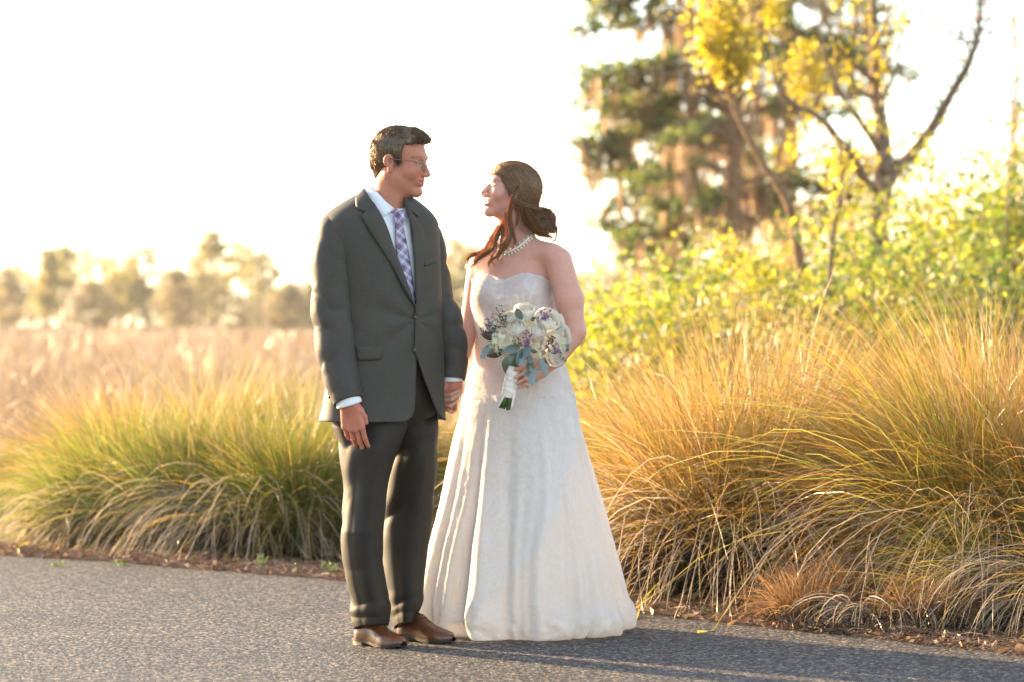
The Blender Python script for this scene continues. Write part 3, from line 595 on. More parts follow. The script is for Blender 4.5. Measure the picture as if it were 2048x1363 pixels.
# ------------------------------------------------------------------ far wood across the marsh
far_m = leafmat('far_pine_foliage', [(0, (.15, .15, .05)), (.5, (.29, .26, .09)), (.85, (.42, .35, .13)), (1, (.55, .45, .17))], .6, .6, tsc=1.2)
far2_m = leafmat('far_bare_crown', [(0, (.22, .17, .09)), (.5, (.34, .26, .13)), (1, (.46, .38, .16))], .5, .6)
FT = [(-60, 520, 70, 0, 'far bushy tree cut by the left edge of the picture'), (10, 545, 60, 1, 'pale rounded far tree nearest the left edge'), (95, 505, 34, 0, 'narrow far tree standing alone above the low trees at left'), (132, 484, 26, 2, 'tall sparse far pine with a small tuft at its top'), (185, 565, 66, 1, 'low pale far tree between the sparse pine and the domed tree'), (245, 545, 70, 0, 'round shouldered far tree left of the domed tree'),
      (292, 497, 78, 0, 'domed dark far tree, broadest of the far row'), (355, 545, 60, 1, 'pale low far tree right of the domed tree'), (405, 505, 70, 0, 'dark far pine left of the tallest one'), (428, 462, 60, 2, 'tallest far pine, leaning with open tufts'), (482, 478, 66, 2, 'open crowned far pine second from the sleeve of the man'), (522, 500, 60, 2, 'open far pine closest to the sleeve of the man'), (575, 575, 60, 1, 'low yellow far tree beside the sleeve of the man'),
      (640, 560, 60, 1, 'far tree hidden behind the man'), (905, 478, 66, 0, 'far tree showing between the heads of the couple'), (955, 500, 60, 1, 'pale far tree behind the curls of the bride'), (870, 540, 60, 1, 'far low tree behind the left sleeve of the man')]
for i, (px, ty, w_, kd, lb) in enumerate(FT):
    rg = np.random.default_rng(200 + i); Z = rg.uniform(235, 290); sc = Z/FPX; loc = tuple(PX(px, 650 + CAMH*FPX/Z, Z - CAMD)); root = tree('pine_tree' if kd != 1 else 'marsh_tree', lb, 'tree', loc, 'far trees across the marsh')
    tb = MB(); lean_ = rg.uniform(-6, 6); limb(tb, [(px, 676, Z), (px + lean_*.4, 600, Z), (px + lean_, ty + 4, Z)], .20, .06, None, 6); rel(tb, loc).build('trunk', bark2_m, root); cc = []
    H = 665 - ty
    for j in range({0: 44, 1: 44, 2: 26}[kd]):
        f = rg.uniform(.25 if kd == 0 else (.12 if kd == 1 else .5), 1.0); wy = w_*.62*(math.sin(min(1, (1 - f)*1.5 + .22)*math.pi*.5) if kd != 1 else math.sin(math.pi*min(.95, f*.85 + .1))); c = PX(px + lean_*f + rg.uniform(-1, 1)*wy, 665 - H*f, Z - CAMD + rg.uniform(-1, 1)*wy*sc)
        cc.append(c + rg.normal(0, 1, (44, 3))*np.array((9, 9, 4.5 if kd == 2 else 6.5))*sc)
    fb = MB(); leafcloud(fb, np.concatenate(cc), .34, rg); rel(fb, loc); o = fb.build('crown', far2_m if kd == 1 else far_m, root, False); o['kind'] = 'stuff'
rng = np.random.default_rng(88); fb = MB(); n = 34000; pxs = rng.uniform(-450, 2500, n); Z = rng.uniform(280, 360, n); hb = 6.6 + 2.2*fbm(np.stack([pxs/150, 0*pxs, 0*pxs], 1), 1, 3) + 1.2*fbm(np.stack([pxs/40, 0*pxs, 0*pxs], 1), 1, 9); hh = rng.uniform(0, 1, n)**.8*np.maximum(hb, 1.5)
leafcloud(fb, np.stack([(pxs - 1024)*Z/FPX, Z - CAMD, hh], 1), .62, rng); o = fb.build('far_wood', leafmat('far_wood_leaf', [(0, (.15, .13, .055)), (.4, (.26, .22, .09)), (.75, (.36, .30, .115)), (1, (.46, .39, .14))], .5, .6), None, False); tag(o, kind='stuff')

# ------------------------------------------------------------------ small plants along the verge
weed_m = leafmat('weed_leaf', [(0, (.06, .13, .02)), (.5, (.12, .22, .03)), (1, (.22, .30, .05))], .4, .5); flw_m = leafmat('white_wildflower', [(0, (.78, .76, .72)), (1, (.86, .85, .82))], .3, .5)
def weed(label, px, py, r, h, seed, group, flowers=0, cat='weed', n=60, size=.016):
    x, y = gz(px, py); root = thing('weed' if not flowers else 'wildflower', label, cat, group, (x, y, -.010)); rg = np.random.default_rng(seed); sb = MB(); lb = MB(); tips = []
    for i in range(14):
        a = rg.uniform(0, 2*np.pi); q = np.array((math.cos(a)*r*rg.uniform(.2, 1), math.sin(a)*r*rg.uniform(.2, 1), h*rg.uniform(.4, 1))); p = cat_path(np.array([(0, 0, 0), q*(.5, .5, .65), q]), 6); sb.tube(p, .0010, 3); tips.append(p[1:])
    A = np.concatenate(tips); leafcloud(lb, A[rg.integers(0, len(A), n)] + rg.normal(0, .008, (n, 3)) + (0, 0, .006), size, rg)
    link('stems', sb.mesh('stems'), weed_m, root)['kind'] = 'stuff'; o = link('leaves', lb.mesh('leaves', False), weed_m, root); o['kind'] = 'stuff'
    for i in range(flowers):
        c = A[rg.integers(0, len(A))] + (rg.normal(0, r*.4), rg.normal(0, r*.4), .03); fl = MB(); nv = np.array((rg.normal(0, .4), -1, .6)); nv /= np.linalg.norm(nv); u1 = np.cross(nv, (0, 0, 1)); u1 /= np.linalg.norm(u1); u2 = np.cross(nv, u1)
        for k in range(5):
            a = k*2*np.pi/5; d = u1*math.cos(a) + u2*math.sin(a); e = -u1*math.sin(a) + u2*math.cos(a); fl.add([c, c + d*.008 + e*.0045, c + d*.014 + nv*.002, c + d*.008 - e*.0045], [(0, 1, 2, 3)])
        fl.tube([c - (0, 0, .03), c], .0007, 3)
        link('flower', fl.mesh('flower', False), flw_m, root)
WG = 'green weeds at the road edge'; FG = 'small white wildflowers under the grass clumps'
weed('bright green weed tuft at the road edge beside the trousers', 664, 1147, .05, .05, 1, WG, n=110); weed('small grassy weed left of the brightest weed tuft', 598, 1143, .045, .035, 2, WG); weed('tiny upright green weed in the pine straw', 521, 1134, .03, .08, 3, WG, n=30); weed('flat weed growing on the asphalt at far left', 112, 1131, .035, .012, 4, WG, n=40); weed('flat weed growing on the asphalt right of the leftmost one', 245, 1130, .05, .012, 5, WG, n=50)
weed('tiny green sprout at the road edge right of the gown', 1408, 1228, .02, .04, 6, WG, n=20)
weed('low white wildflowers under the left green mound', 425, 1098, .22, .10, 7, FG, 4, 'wildflower', 120, .024); weed('white wildflowers in the dark foot of the tan clump', 1490, 1178, .20, .16, 8, FG, 9, 'wildflower', 90, .02); weed('white wildflowers by the hem of the gown', 1345, 1190, .16, .20, 9, FG, 7, 'wildflower', 130, .02); weed('white wildflowers higher up inside the tan clump', 1560, 1200, .14, .22, 10, FG, 5, 'wildflower', 60, .018)
dl_m = leafmat('dead_leaf', [(0, (.26, .13, .06)), (.5, (.40, .24, .12)), (1, (.55, .40, .24))], .2, .5); rg = np.random.default_rng(31); lx = rg.uniform(-2.6, 2.6, 140); C0 = np.stack([lx, edge_y(lx) + np.abs(rg.normal(0, .18, 140)) - .05, rg.uniform(.008, .02, 140)], 1)
lx2 = rg.uniform(1.25, 2.1, 60); C0 = np.concatenate([C0, np.stack([lx2, edge_y(lx2) + rg.normal(.05, .07, 60), rg.uniform(.008, .02, 60)], 1)])
dlb = MB(); leafcloud(dlb, C0, .030, rg); o = dlb.build('leaf_litter', dl_m, None, False); tag(o, kind='stuff')

# ------------------------------------------------------------------ the evening air
hz = MB(); hz.box((0, 1470, 6), (3040, 3100, 14)); ho = hz.build('haze', None, None, False); tag(ho, kind='stuff')
hm = bpy.data.materials.new('evening_haze'); hm.use_nodes = True; hn = hm.node_tree; hn.nodes.remove(hn.nodes['Principled BSDF']); pv = N(hn, 'VolumePrincipled')
pv.inputs['Color'].default_value = (1, .97, .93, 1); pv.inputs['Density'].default_value = .00022; pv.inputs['Anisotropy'].default_value = .45
hn.links.new(pv.outputs[0], hn.nodes['Material Output'].inputs['Volume']); ho.data.materials.append(hm)
# ------------------------------------------------------------------ people: shared
def head_prims(s=1.0, fem=0.0):
    q = lambda *v: tuple(c*s for c in v)
    jw = .052 - .008*fem
    P = [('e', q(-.012, 0, .040), q(.097, .075, .084), 0),
         ('e', q(.030, 0, -.030), q(.060, .061 - .004*fem, .080), .02*s),
         ('c', q(-.020, -jw, -.045), q(.064, -.014, -.104), .019*s, .0135*s, .025*s),
         ('c', q(-.020, jw, -.045), q(.064, .014, -.104), .019*s, .0135*s, .025*s),
         ('e', q(.076, 0, -.103), q(.016, .018 - .003*fem, .015), .018*s),
         ('c', q(.074, -.030, .022), q(.074, .030, .022), (.0155 - .003*fem)*s, (.0155 - .003*fem)*s, .02*s),
         ('e', q(.058, .040, -.028), q(.026, .022, .024), .02*s), ('e', q(.058, -.040, -.028), q(.026, .022, .024), .02*s),
         ('-e', q(.099, .033, .003), q(.017, .017, .012), .012*s), ('-e', q(.099, -.033, .003), q(.017, .017, .012), .012*s),
         ('c', q(.084, 0, .008), q(.106 + .002*fem, 0, -.033 + .004*fem), (.0085 - .001*fem)*s, (.0115 - .002*fem)*s, .010*s),
         ('e', q(.097, .012, -.037), q(.012, .0085, .008), .006*s), ('e', q(.097, -.012, -.037), q(.012, .0085, .008), .006*s),
         ('c', q(.076, -.014, -.062), q(.076, .014, -.062), .016*s, .016*s, .014*s),
         ('c', q(.0905, 0, -.0615), q(.086, .018, -.0585), .0050*s, .0035*s, .005*s), ('c', q(.0905, 0, -.0615), q(.086, -.018, -.0585), .0050*s, .0035*s, .005*s),
         ('c', q(.0895, 0, -.075), q(.084, .016, -.0685), .0058*s, .0040*s, .005*s), ('c', q(.0895, 0, -.075), q(.084, -.016, -.0685), .0058*s, .0040*s, .005*s),
         ('-c', q(.099, 0, -.0672), q(.088, .024, -.060), (.0045 - .0022*fem)*s, (.0040 - .002*fem)*s, .004*s), ('-c', q(.099, 0, -.0672), q(.088, -.024, -.060), (.0045 - .0022*fem)*s, (.0040 - .002*fem)*s, .004*s),
         # upper and lower lids over the eye
         ('c', q(.080, .022, .007), q(.075, .044, .006), .006*s, .005*s, .005*s), ('c', q(.080, -.022, .007), q(.075, -.044, .006), .006*s, .005*s, .005*s),
         ('c', q(.079, .022, -.009), q(.074, .044, -.008), .006*s, .005*s, .006*s), ('c', q(.079, -.022, -.009), q(.074, -.044, -.008), .006*s, .005*s, .006*s)]
    for y in (-1, 1):
        Re = rotm(yaw=-y*math.radians(22), pitch=math.radians(-8), roll=0)
        P += [('e', q(-.020, y*.082, .004), q(.0185, .0080, .024), .004*s, Re), ('e', q(-.010, y*.079, -.022), q(.0105, .0075, .020), .006*s, Re), ('-e', q(-.013, y*.0895, .000), q(.0115, .0080, .017), .003*s, Re), ('e', q(-.004, y*.078, -.010), q(.005, .006, .008), .003*s)]
    return P
def paint_head(g, V, col, s, lip, brow, blush, browcol, fem=0):
    q = g.loc(V) / s; x, y, z = q.T
    def blob(c, r, k=2.0): return np.exp(-(((q - np.array(c)) / np.array(r))**2).sum(1) * k)
    def mix(cc, wgt):
        nonlocal col; wgt = np.clip(wgt, 0, 1)[:, None]; col = col*(1-wgt) + np.array(cc)*wgt
    for sy in (-1, 1):
        mix(blush, .55*blob((.07, sy*.045, -.028), (.04, .028, .026)))
        yy = np.abs(y*sy - .033)
        arch = .024 + .004*(1 - ((y*sy - .03)/.02)**2)
        mix(browcol, .6*np.exp(-((z - arch)/(.0042))**2) * (yy < .021) * (x > .05) * (y*sy > 0))
        mix((.16, .07, .05), .75*np.exp(-((z - .004)/.0028)**2) * (yy < .013) * (x > .06) * (y*sy > 0) * (.6 + .4*fem))
        mix(blush, .35*blob((-.014, sy*.078, -.01), (.025, .02, .035))); mix(np.array(blush)*.42, .75*blob((-.011, sy*.084, -.002), (.010, .010, .014)))  # last mix paints the shade of the ear hollow into the skin
    mix(lip, .9*blob((.093, 0, -.061), (.02, .022, .0055), 1.2)); mix(lip, .9*blob((.092, 0, -.074), (.02, .019, .0062), 1.2))
    mix((.22, .06, .05), .9*np.exp(-((z + .0672 - .0075*(y/.022)**2)/.0022)**2) * (np.abs(y) < .021) * (x > .075))
    mix(blush, .4*blob((.108, 0, -.035), (.015, .016, .014)))
    return col
def finger(base, d0, n0, lens, bends, r0, r1, spread=0):
    """chain of three bones from base, starting along d0, bending towards -n0"""
    d = np.array(d0, float); n = np.array(n0, float); p = np.array(base, float); out = []
    rs = np.linspace(r0, r1, 4)
    for i in range(3):
        a = math.radians(bends[i]); d, n = d*math.cos(a) - n*math.sin(a), n*math.cos(a) + d*math.sin(a)
        p2 = p + d*lens[i]; out.append(('c', tuple(p), tuple(p2), rs[i], rs[i+1], .003)); p = p2
    return out
def hand_prims(s=1.0, bends=None, thumb=(( .028, .030, -.012), (.062, .046, -.022), (.092, .044, -.026))):
    """fingers along +x, thumb side +y, back of the hand +z"""
    P = [('c', (-.03*s, 0, 0), (.012*s, 0, 0), .026*s, .027*s, 0)]
    ks = [(.090, .033), (.095, .011), (.090, -.011), (.080, -.031)]
    ln = [(.042, .025, .021), (.047, .029, .022), (.043, .027, .022), (.034, .020, .019)]
    for (x, y) in ks: P.append(('c', (.01*s, y*.55*s, 0), (x*s, y*s, 0), .018*s, .0125*s, .012*s))
    bends = bends or [(22, 24, 14), (26, 30, 16), (30, 32, 18), (34, 34, 18)]
    for i, (x, y) in enumerate(ks):
        sp = (y*.9)
        P += finger((x*s, y*s, 0), (math.cos(sp), math.sin(sp), 0), (0, 0, 1), [l*s for l in ln[i]], bends[i], (.0100 - .0012*(i == 3))*s, (.0070 - .0006*(i == 3))*s)
        P.append(('e', (x*s, y*s, .006*s), (.011*s, .009*s, .007*s), .006*s))
    t = [np.array(v)*s for v in thumb]
    P += [('c', (.005*s, .015*s, -.004*s), tuple(t[0]), .018*s, .015*s, .010*s), ('c', tuple(t[0]), tuple(t[1]), .0135*s, .0115*s, .006*s), ('c', tuple(t[1]), tuple(t[2]), .0110*s, .0080*s, .003*s)]
    return P
def px_cone(a, b, ra, rb, k=.003):
    return ('c', tuple(PX(*a)), tuple(PX(*b)), ra, rb, k)

def skin_mat(name, rough=.5):
    m, nt, b, out = newmat(name)
    at = N(nt, 'Attribute', attribute_name='col'); tc = N(nt, 'TexCoord'); nz = N(nt, 'TexNoise', i_Scale=70.0, i_Detail=6.0)
    r = ramp(nt, [(.3, (.95, .94, .94)), (.7, (1.04, 1.03, 1.02))]); mx = N(nt, 'Mix', data_type='RGBA', blend_type='MULTIPLY'); mx.inputs[0].default_value = 1
    L = nt.links.new; L(tc.outputs['Object'], nz.inputs['Vector']); L(nz.outputs[0], r.inputs[0]); L(at.outputs['Color'], mx.inputs[6]); L(r.outputs[0], mx.inputs[7]); L(mx.outputs[2], b.inputs['Base Color'])
    n2 = N(nt, 'TexNoise', i_Scale=400.0, i_Detail=2.0); bp = N(nt, 'Bump', i_Strength=.25, i_Distance=.0012); L(tc.outputs['Object'], n2.inputs['Vector']); L(n2.outputs[0], bp.inputs['Height']); L(bp.outputs[0], b.inputs['Normal'])
    b.inputs['Roughness'].default_value = rough; b.inputs['Specular IOR Level'].default_value = .4
    b.inputs['Subsurface Weight'].default_value = .35; b.inputs['Subsurface Radius'].default_value = (1, .3, .15); b.inputs['Subsurface Scale'].default_value = .012
    return m
def hair_mat(name, stops, rough=.35):
    m, nt, b, out = newmat(name)
    g = N(nt, 'NewGeometry'); r = ramp(nt, stops); L = nt.links.new; L(g.outputs['Random Per Island'], r.inputs[0])
    nt.nodes.remove(b)
    d = N(nt, 'BsdfDiffuse'); t = N(nt, 'BsdfTranslucent'); gl = N(nt, 'BsdfGlossy', i_Roughness=rough)
    tm = N(nt, 'Mix', data_type='RGBA', blend_type='MULTIPLY'); tm.inputs[0].default_value = 1; tm.inputs[7].default_value = (3.0, 2.1, 1.1, 1)
    gm = N(nt, 'Mix', data_type='RGBA', blend_type='MIX'); gm.inputs[0].default_value = .45; gm.inputs[7].default_value = (.9, .8, .65, 1)
    for x in (tm, gm): L(r.outputs[0], x.inputs[6])
    L(r.outputs[0], d.inputs[0]); L(tm.outputs[2], t.inputs[0]); L(gm.outputs[2], gl.inputs[0])
    a = N(nt, 'MixShader'); a.inputs[0].default_value = .55; L(d.outputs[0], a.inputs[1]); L(t.outputs[0], a.inputs[2])
    c = N(nt, 'MixShader'); c.inputs[0].default_value = .20; L(a.outputs[0], c.inputs[1]); L(gl.outputs[0], c.inputs[2]); L(c.outputs[0], out.inputs[0])
    return m
def cloth_mat(name, c1, c2, weave=1500.0, rough=.62, sheen=.03, bump=.12):
    """suiting: two yarn colours crossing on the object's own axes"""
    m, nt, b, out = newmat(name); L = nt.links.new
    tc = N(nt, 'TexCoord')
    mp1 = N(nt, 'Mapping'); mp1.inputs['Scale'].default_value = (weave, weave, weave*.06); mp2 = N(nt, 'Mapping'); mp2.inputs['Scale'].default_value = (weave*.06, weave*.06, weave)
    n1 = N(nt, 'TexNoise', i_Scale=1.0, i_Detail=1.0); n2 = N(nt, 'TexNoise', i_Scale=1.0, i_Detail=1.0)
    L(tc.outputs['Object'], mp1.inputs[0]); L(tc.outputs['Object'], mp2.inputs[0]); L(mp1.outputs[0], n1.inputs['Vector']); L(mp2.outputs[0], n2.inputs['Vector'])
    ad = N(nt, 'Math', operation='ADD'); L(n1.outputs[0], ad.inputs[0]); L(n2.outputs[0], ad.inputs[1])
    hf = N(nt, 'Math', operation='MULTIPLY'); hf.inputs[1].default_value = .5; L(ad.outputs[0], hf.inputs[0])
    r = ramp(nt, [(.36, c1), (.64, c2)]); L(hf.outputs[0], r.inputs[0])
    n3 = N(nt, 'TexNoise', i_Scale=9.0, i_Detail=3.0); L(tc.outputs['Object'], n3.inputs['Vector']); r3 = ramp(nt, [(.3, (.9, .9, .9)), (.7, (1.08, 1.07, 1.05))]); L(n3.outputs[0], r3.inputs[0])
    mx = N(nt, 'Mix', data_type='RGBA', blend_type='MULTIPLY'); mx.inputs[0].default_value = 1; L(r.outputs[0], mx.inputs[6]); L(r3.outputs[0], mx.inputs[7]); L(mx.outputs[2], b.inputs['Base Color'])
    bp = N(nt, 'Bump', i_Strength=bump, i_Distance=.001); L(hf.outputs[0], bp.inputs['Height']); L(bp.outputs[0], b.inputs['Normal'])
    b.inputs['Roughness'].default_value = rough; b.inputs['Specular IOR Level'].default_value = .28; b.inputs['Sheen Weight'].default_value = sheen; b.inputs['Sheen Roughness'].default_value = .45
    return m

# ------------------------------------------------------------------ the man
TH = math.radians(33)
ML = np.array((math.cos(TH), math.sin(TH), 0)); MF = np.array((math.sin(TH), -math.cos(TH), 0)); UP = np.array((0, 0, 1.))
man = thing('person', 'man in grey two-button suit, plaid tie and rimless glasses holding hands with the bride', 'person', loc=(-.44, 0, 0))
MP = np.array(man.location)
def mlink(name, me, mat, parent=None):
    """children of the man are modelled in world space, then stored relative to his base"""
    p = parent or man
    o = link(name, me, mat, p)
    base = MP if p is man else np.zeros(3)
    if p is man: me.transform(__import__('mathutils').Matrix.Translation(Vector(-MP)))
    else: me.transform(__import__('mathutils').Matrix.Translation(Vector(-MP)))
    return o

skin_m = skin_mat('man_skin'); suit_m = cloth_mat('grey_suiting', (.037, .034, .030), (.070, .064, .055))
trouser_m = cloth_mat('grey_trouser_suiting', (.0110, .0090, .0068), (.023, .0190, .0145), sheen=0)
shirt_m = simple('white_shirting', (.80, .82, .86), .7, .2, bump=.1, bscale=300)
mhead = Grp(head_prims(.965), rotm(math.radians(-19), math.radians(-7), math.radians(2)), PX(803, 325, -.03), k=.03)
hw = mhead.world
neck_b = PX(768, 448, .01)
rh_R = np.stack([np.array((.16, .10, -.98)), np.array((.96, .22, .18)), np.array((0, 0, 0.))], 1)
x_ = np.array((.17, .06, -.985)); x_ /= np.linalg.norm(x_); z_ = np.array((-.25, -.97, 0)); z_ -= x_*(z_@x_); z_ /= np.linalg.norm(z_); y_ = np.cross(z_, x_)
RHW = PX(698, 806, -.20)
mrh = Grp(hand_prims(.97, bends=[(10, 18, 10), (14, 20, 12), (18, 26, 14), (22, 30, 16)], thumb=((.030, .034, -.004), (.056, .044, -.012), (.078, .047, -.014))), np.stack([x_, y_, z_], 1), RHW, k=.012)
YL = .085
mlh = Grp([px_cone((903, 752, YL), (905, 772, YL), .029, .030, 0), px_cone((897, 772, YL), (893, 795, YL-.005), .022, .019, .012), px_cone((912, 772, YL+.01), (906, 798, YL+.01), .022, .019, .012),
           px_cone((889, 768, YL-.02), (884, 782, YL-.03), .0125, .011, .006), px_cone((884, 782, YL-.03), (881, 797, YL-.028), .0108, .0085, .003),
           px_cone((896, 796, YL-.004), (893, 812, YL+.012), .0115, .0095), px_cone((893, 812, YL+.012), (898, 820, YL+.035), .0095, .008),
           px_cone((902, 798, YL+.004), (900, 816, YL+.016), .0115, .0095), px_cone((900, 816, YL+.016), (904, 822, YL+.04), .0095, .008),
           px_cone((910, 798, YL+.01), (909, 815, YL+.02), .011, .009), px_cone((909, 815, YL+.02), (911, 818, YL+.045), .009, .008)], k=.010)
mg = [mhead,
      Grp([('c', tuple(hw((-.030, 0, -.045))), tuple(neck_b), .056, .062, 0), ('c', tuple(hw((-.005, 0, -.07))), tuple(neck_b + MF*.03), .045, .052, .03),
           ('c', tuple(neck_b - UP*.06), tuple(neck_b - UP*.09 - ML*.11), .045, .035, .02), ('c', tuple(neck_b - UP*.06), tuple(neck_b - UP*.09 + ML*.11), .045, .035, .02),
           ('e', tuple(PX(760, 560, -.01)), (.13, .06, .19), .05), ('e', tuple(PX(768, 770, .0)), (.12, .06, .15), .05)], k=.03),
      Grp([('c', tuple(PX(668, 485, -.10)), tuple(PX(668, 645, -.14)), .048, .042, 0), ('c', tuple(PX(668, 645, -.14)), tuple(PX(697, 806, -.197)), .042, .027, .01), ('c', tuple(neck_b - UP*.09), tuple(PX(672, 490, -.10)), .04, .045, .03)], k=.02),
      Grp([('c', tuple(PX(848, 480, .10)), tuple(PX(890, 650, .12)), .045, .038, 0), ('c', tuple(PX(890, 650, .12)), tuple(PX(903, 756, YL)), .038, .026, .01), ('c', tuple(neck_b - UP*.09), tuple(PX(846, 490, .10)), .04, .045, .03)], k=.02),
      mrh, mlh,
      Grp([('c', tuple(PX(740, 830, -.07)), tuple(PX(724, 1060, -.10)), .065, .048, 0), ('c', tuple(PX(724, 1060, -.10)), tuple(PX(736, 1255, -.07)), .046, .036, .01), ('c', tuple(PX(736, 1258, -.07)), tuple(PX(770, 1275, -.13)), .03, .022, .01)], k=.03),
      Grp([('c', tuple(PX(818, 830, .07)), tuple(PX(813, 1060, .09)), .065, .046, 0), ('c', tuple(PX(813, 1060, .09)), tuple(PX(812, 1240, .07)), .044, .034, .01), ('c', tuple(PX(812, 1245, .07)), tuple(PX(860, 1268, .03)), .03, .022, .01)], k=.03)]
f_man = union(mg)
V, Q = sdf_mesh(f_man, (-.80, -.34, .01), (-.13, .24, 1.86), .0031)
col = np.tile(np.array((.50, .205, .130)), (len(V), 1))
near = np.linalg.norm(V - mhead.t, axis=1) < .2
col[near] = paint_head(mhead, V[near], col[near], .965, (.42, .13, .11), None, (.52, .19, .13), (.14, .07, .04))
hands = ((np.linalg.norm(V - RHW, axis=1) < .24) | (np.linalg.norm(V - PX(900, 795, YL), axis=1) < .1))
col[hands] = (.50, .185, .12)
body = mlink('body', mesh_np('body', V, Q, attrs={'col': col}), skin_m)

# eyes, finger nails are parts of the body's look
def eyes(g, s, parent, lk, iris):
    for y in (-1, 1):
        mb = MB(); nu, nv = 16, 11
        mb.ball((0, 0, 0), .0118*s, nu, nv)
        me = mb.mesh('eyeball')
        co = np.array([v.co for v in me.vertices]); c = np.tile(np.array((.55, .50, .46)), (len(co), 1)); dd = co @ np.array((.96, 0, -.1)) / (.0118*s)
        c[dd > .82] = iris; c[dd > .95] = (.01, .01, .01)
        at = me.attributes.new('col', 'FLOAT_COLOR', 'POINT'); at.data.foreach_set('color', np.concatenate([c, np.ones((len(c), 1))], 1).astype(np.float32).ravel())
        me.transform(__import__('mathutils').Matrix(np.block([[g.R, hw_col(g, (.0728*s, y*.033*s, .0015*s))], [np.zeros((1, 3)), np.ones((1, 1))]]).tolist()))
        lk('eyeball', me, eye_m)
def hw_col(g, p): return np.asarray(g.world(p)).reshape(3, 1)
m_, nt_, b_, o_ = newmat('eye'); a_ = N(nt_, 'Attribute', attribute_name='col'); nt_.links.new(a_.outputs['Color'], b_.inputs['Base Color']); b_.inputs['Roughness'].default_value = .1; eye_m = m_
eyes(mhead, .965, man, mlink, (.10, .13, .14))

# hair: a cap over the skull with short strands combed forward
hs = .965
def hair_region(q):
    """signed: negative where hair grows (head frame, unit scale)"""
    x, y, z = q.T
    ay = np.abs(y)
    front = .083 - .25*np.maximum(ay - .03, 0)          # forehead line
    line = np.where(x > .028, .073 + (x - .055)*.25, np.where(x > .004, .000 + (x-.004)*2.9, np.where(x > -.028, .028 - .0*x, -.070)))
    # behind the ear the hair runs down to the nape
    line = np.where((x <= -.030), -.075 - (x + .03)*.0, line)
    side = np.where((x > .008) & (x < .026) & (ay > .05), -.008, line)   # sideburn
    return side - z + .0045*np.sin(y*260 + 1.3*np.sin(x*170)) + .003*np.sin(x*410 + y*90)
def cap_f(P):
    q = mhead.loc(P) / hs
    base = sd_ell(q, (-.016, 0, .042), (.1065, .0830, .0915))
    nape = sd_cone(q, (-.058, 0, -.012), (-.045, 0, -.075), .058, .044)
    tuft = sd_ell(q, (.056, 0, .101), (.040, .055, .021), rotm(0, math.radians(-24)))
    d = smin(smin(base, nape, .03), tuft, .03)
    return smax(d, hair_region(q), .008) * hs
V, Q = sdf_mesh(cap_f, mhead.t - .16, mhead.t + .16, .0032)
mhair_m = hair_mat('brown_short_hair', [(0, (.075, .046, .024)), (.6, (.13, .082, .043)), (1, (.22, .145, .08))])
mh = MB(); mh.add(V, Q)
rng = np.random.default_rng(5)
g = sdf_grad(cap_f, V); g /= np.linalg.norm(g, axis=1, keepdims=True) + 1e-9
q = mhead.loc(V) / hs
ok = np.where((hair_region(q) < -.001))[0]
pick = rng.choice(ok, 6500)
for i in pick:
    n = g[i]; ql = q[i]
    ddl = np.array((.75, 0, .05)) if ql[2] > .085 else np.array((-.25 if ql[0] < .0 else .05, 0, -1.0))
    if ql[2] > .06 and ql[0] > .03: ddl = np.array((1.0, .25*np.sign(ql[1] + .02), .12))
    d = mhead.R @ ddl + rng.normal(0, .22, 3); d -= n*(d@n); d /= np.linalg.norm(d) + 1e-9
    Ls = rng.uniform(.014, .026)
    t = np.linspace(0, 1, 4)[:, None]; lift = rng.uniform(.05, .28)
    path = V[i] - n*.002 + d*Ls*t + n*(lift*Ls*(t - .6*t*t))
    mh.tube(path, np.array((.0008, .0008, .0006, .0002)), 3, cap=False)
for i in rng.choice(ok, 260):
    n = g[i]; d = mhead.R @ np.array((rng.normal(.1, .5), rng.normal(0, .4), rng.normal(-.2, .6))); d -= n*(d@n); d /= np.linalg.norm(d) + 1e-9; Ls = rng.uniform(.012, .024); t = np.linspace(0, 1, 4)[:, None]
    mh.tube(V[i] + d*Ls*t + n*(rng.uniform(.3, .7)*Ls*t), np.array((.0005, .0005, .0004, .0001)), 3, cap=False)
hair = mlink('hair', mh.mesh('hair'), mhair_m)

# glasses: thin temple arms, rimless lenses, bridge
gl = MB(); hq = lambda p: mhead.world(np.array(p)*hs)
for y in (-1, 1):
    gl.tube([hq((-.012, y*.0825, .010)), hq((.03, y*.080, .011)), hq((.07, y*.070, .010)), hq((.098, y*.060, .006))], .0015, 5)
    gl.tube([hq((.098, y*.060, .006)), hq((.101, y*.055, .004))], .0018, 5)
gl.tube([hq((.1075, -.013, .002)), hq((.113, 0, .006)), hq((.1075, .013, .002))], .0011, 5)
gm_ = simple('dark_steel_frame', (.25, .23, .2), .25, .5, metallic=1)
glasses = mlink('glasses', gl.mesh('glasses'), gm_)
lens_m, nt_, b_, o_ = newmat('clear_lens'); b_.inputs['Transmission Weight'].default_value = 1; b_.inputs['IOR'].default_value = 1.02; b_.inputs['Roughness'].default_value = 0; b_.inputs['Specular IOR Level'].default_value = .8
for y in (-1, 1):
    lb = MB(); a = np.linspace(0, 2*np.pi, 20, endpoint=False)
    pts = [hq((.105 - .10*abs(abs(p[0]) - .013)*.9, p[0], p[1])) for p in np.stack([y*(.035 + .022*np.sign(np.cos(a))*np.abs(np.cos(a))**.8), -.004 + .0155*np.sign(np.sin(a))*np.abs(np.sin(a))**.8], 1)]
    lb.tube(pts + [pts[0]], .0013, 4, cap=False)
    lr = mlink('lens_edge', lb.mesh('lens_edge'), gm_, glasses)
    l2 = MB(); l2.add(pts + [sum(pts)/20], np.stack([np.arange(20), (np.arange(20)+1) % 20, np.full(20, 20)], 1))
    mlink('lens', l2.mesh('lens'), lens_m, glasses)

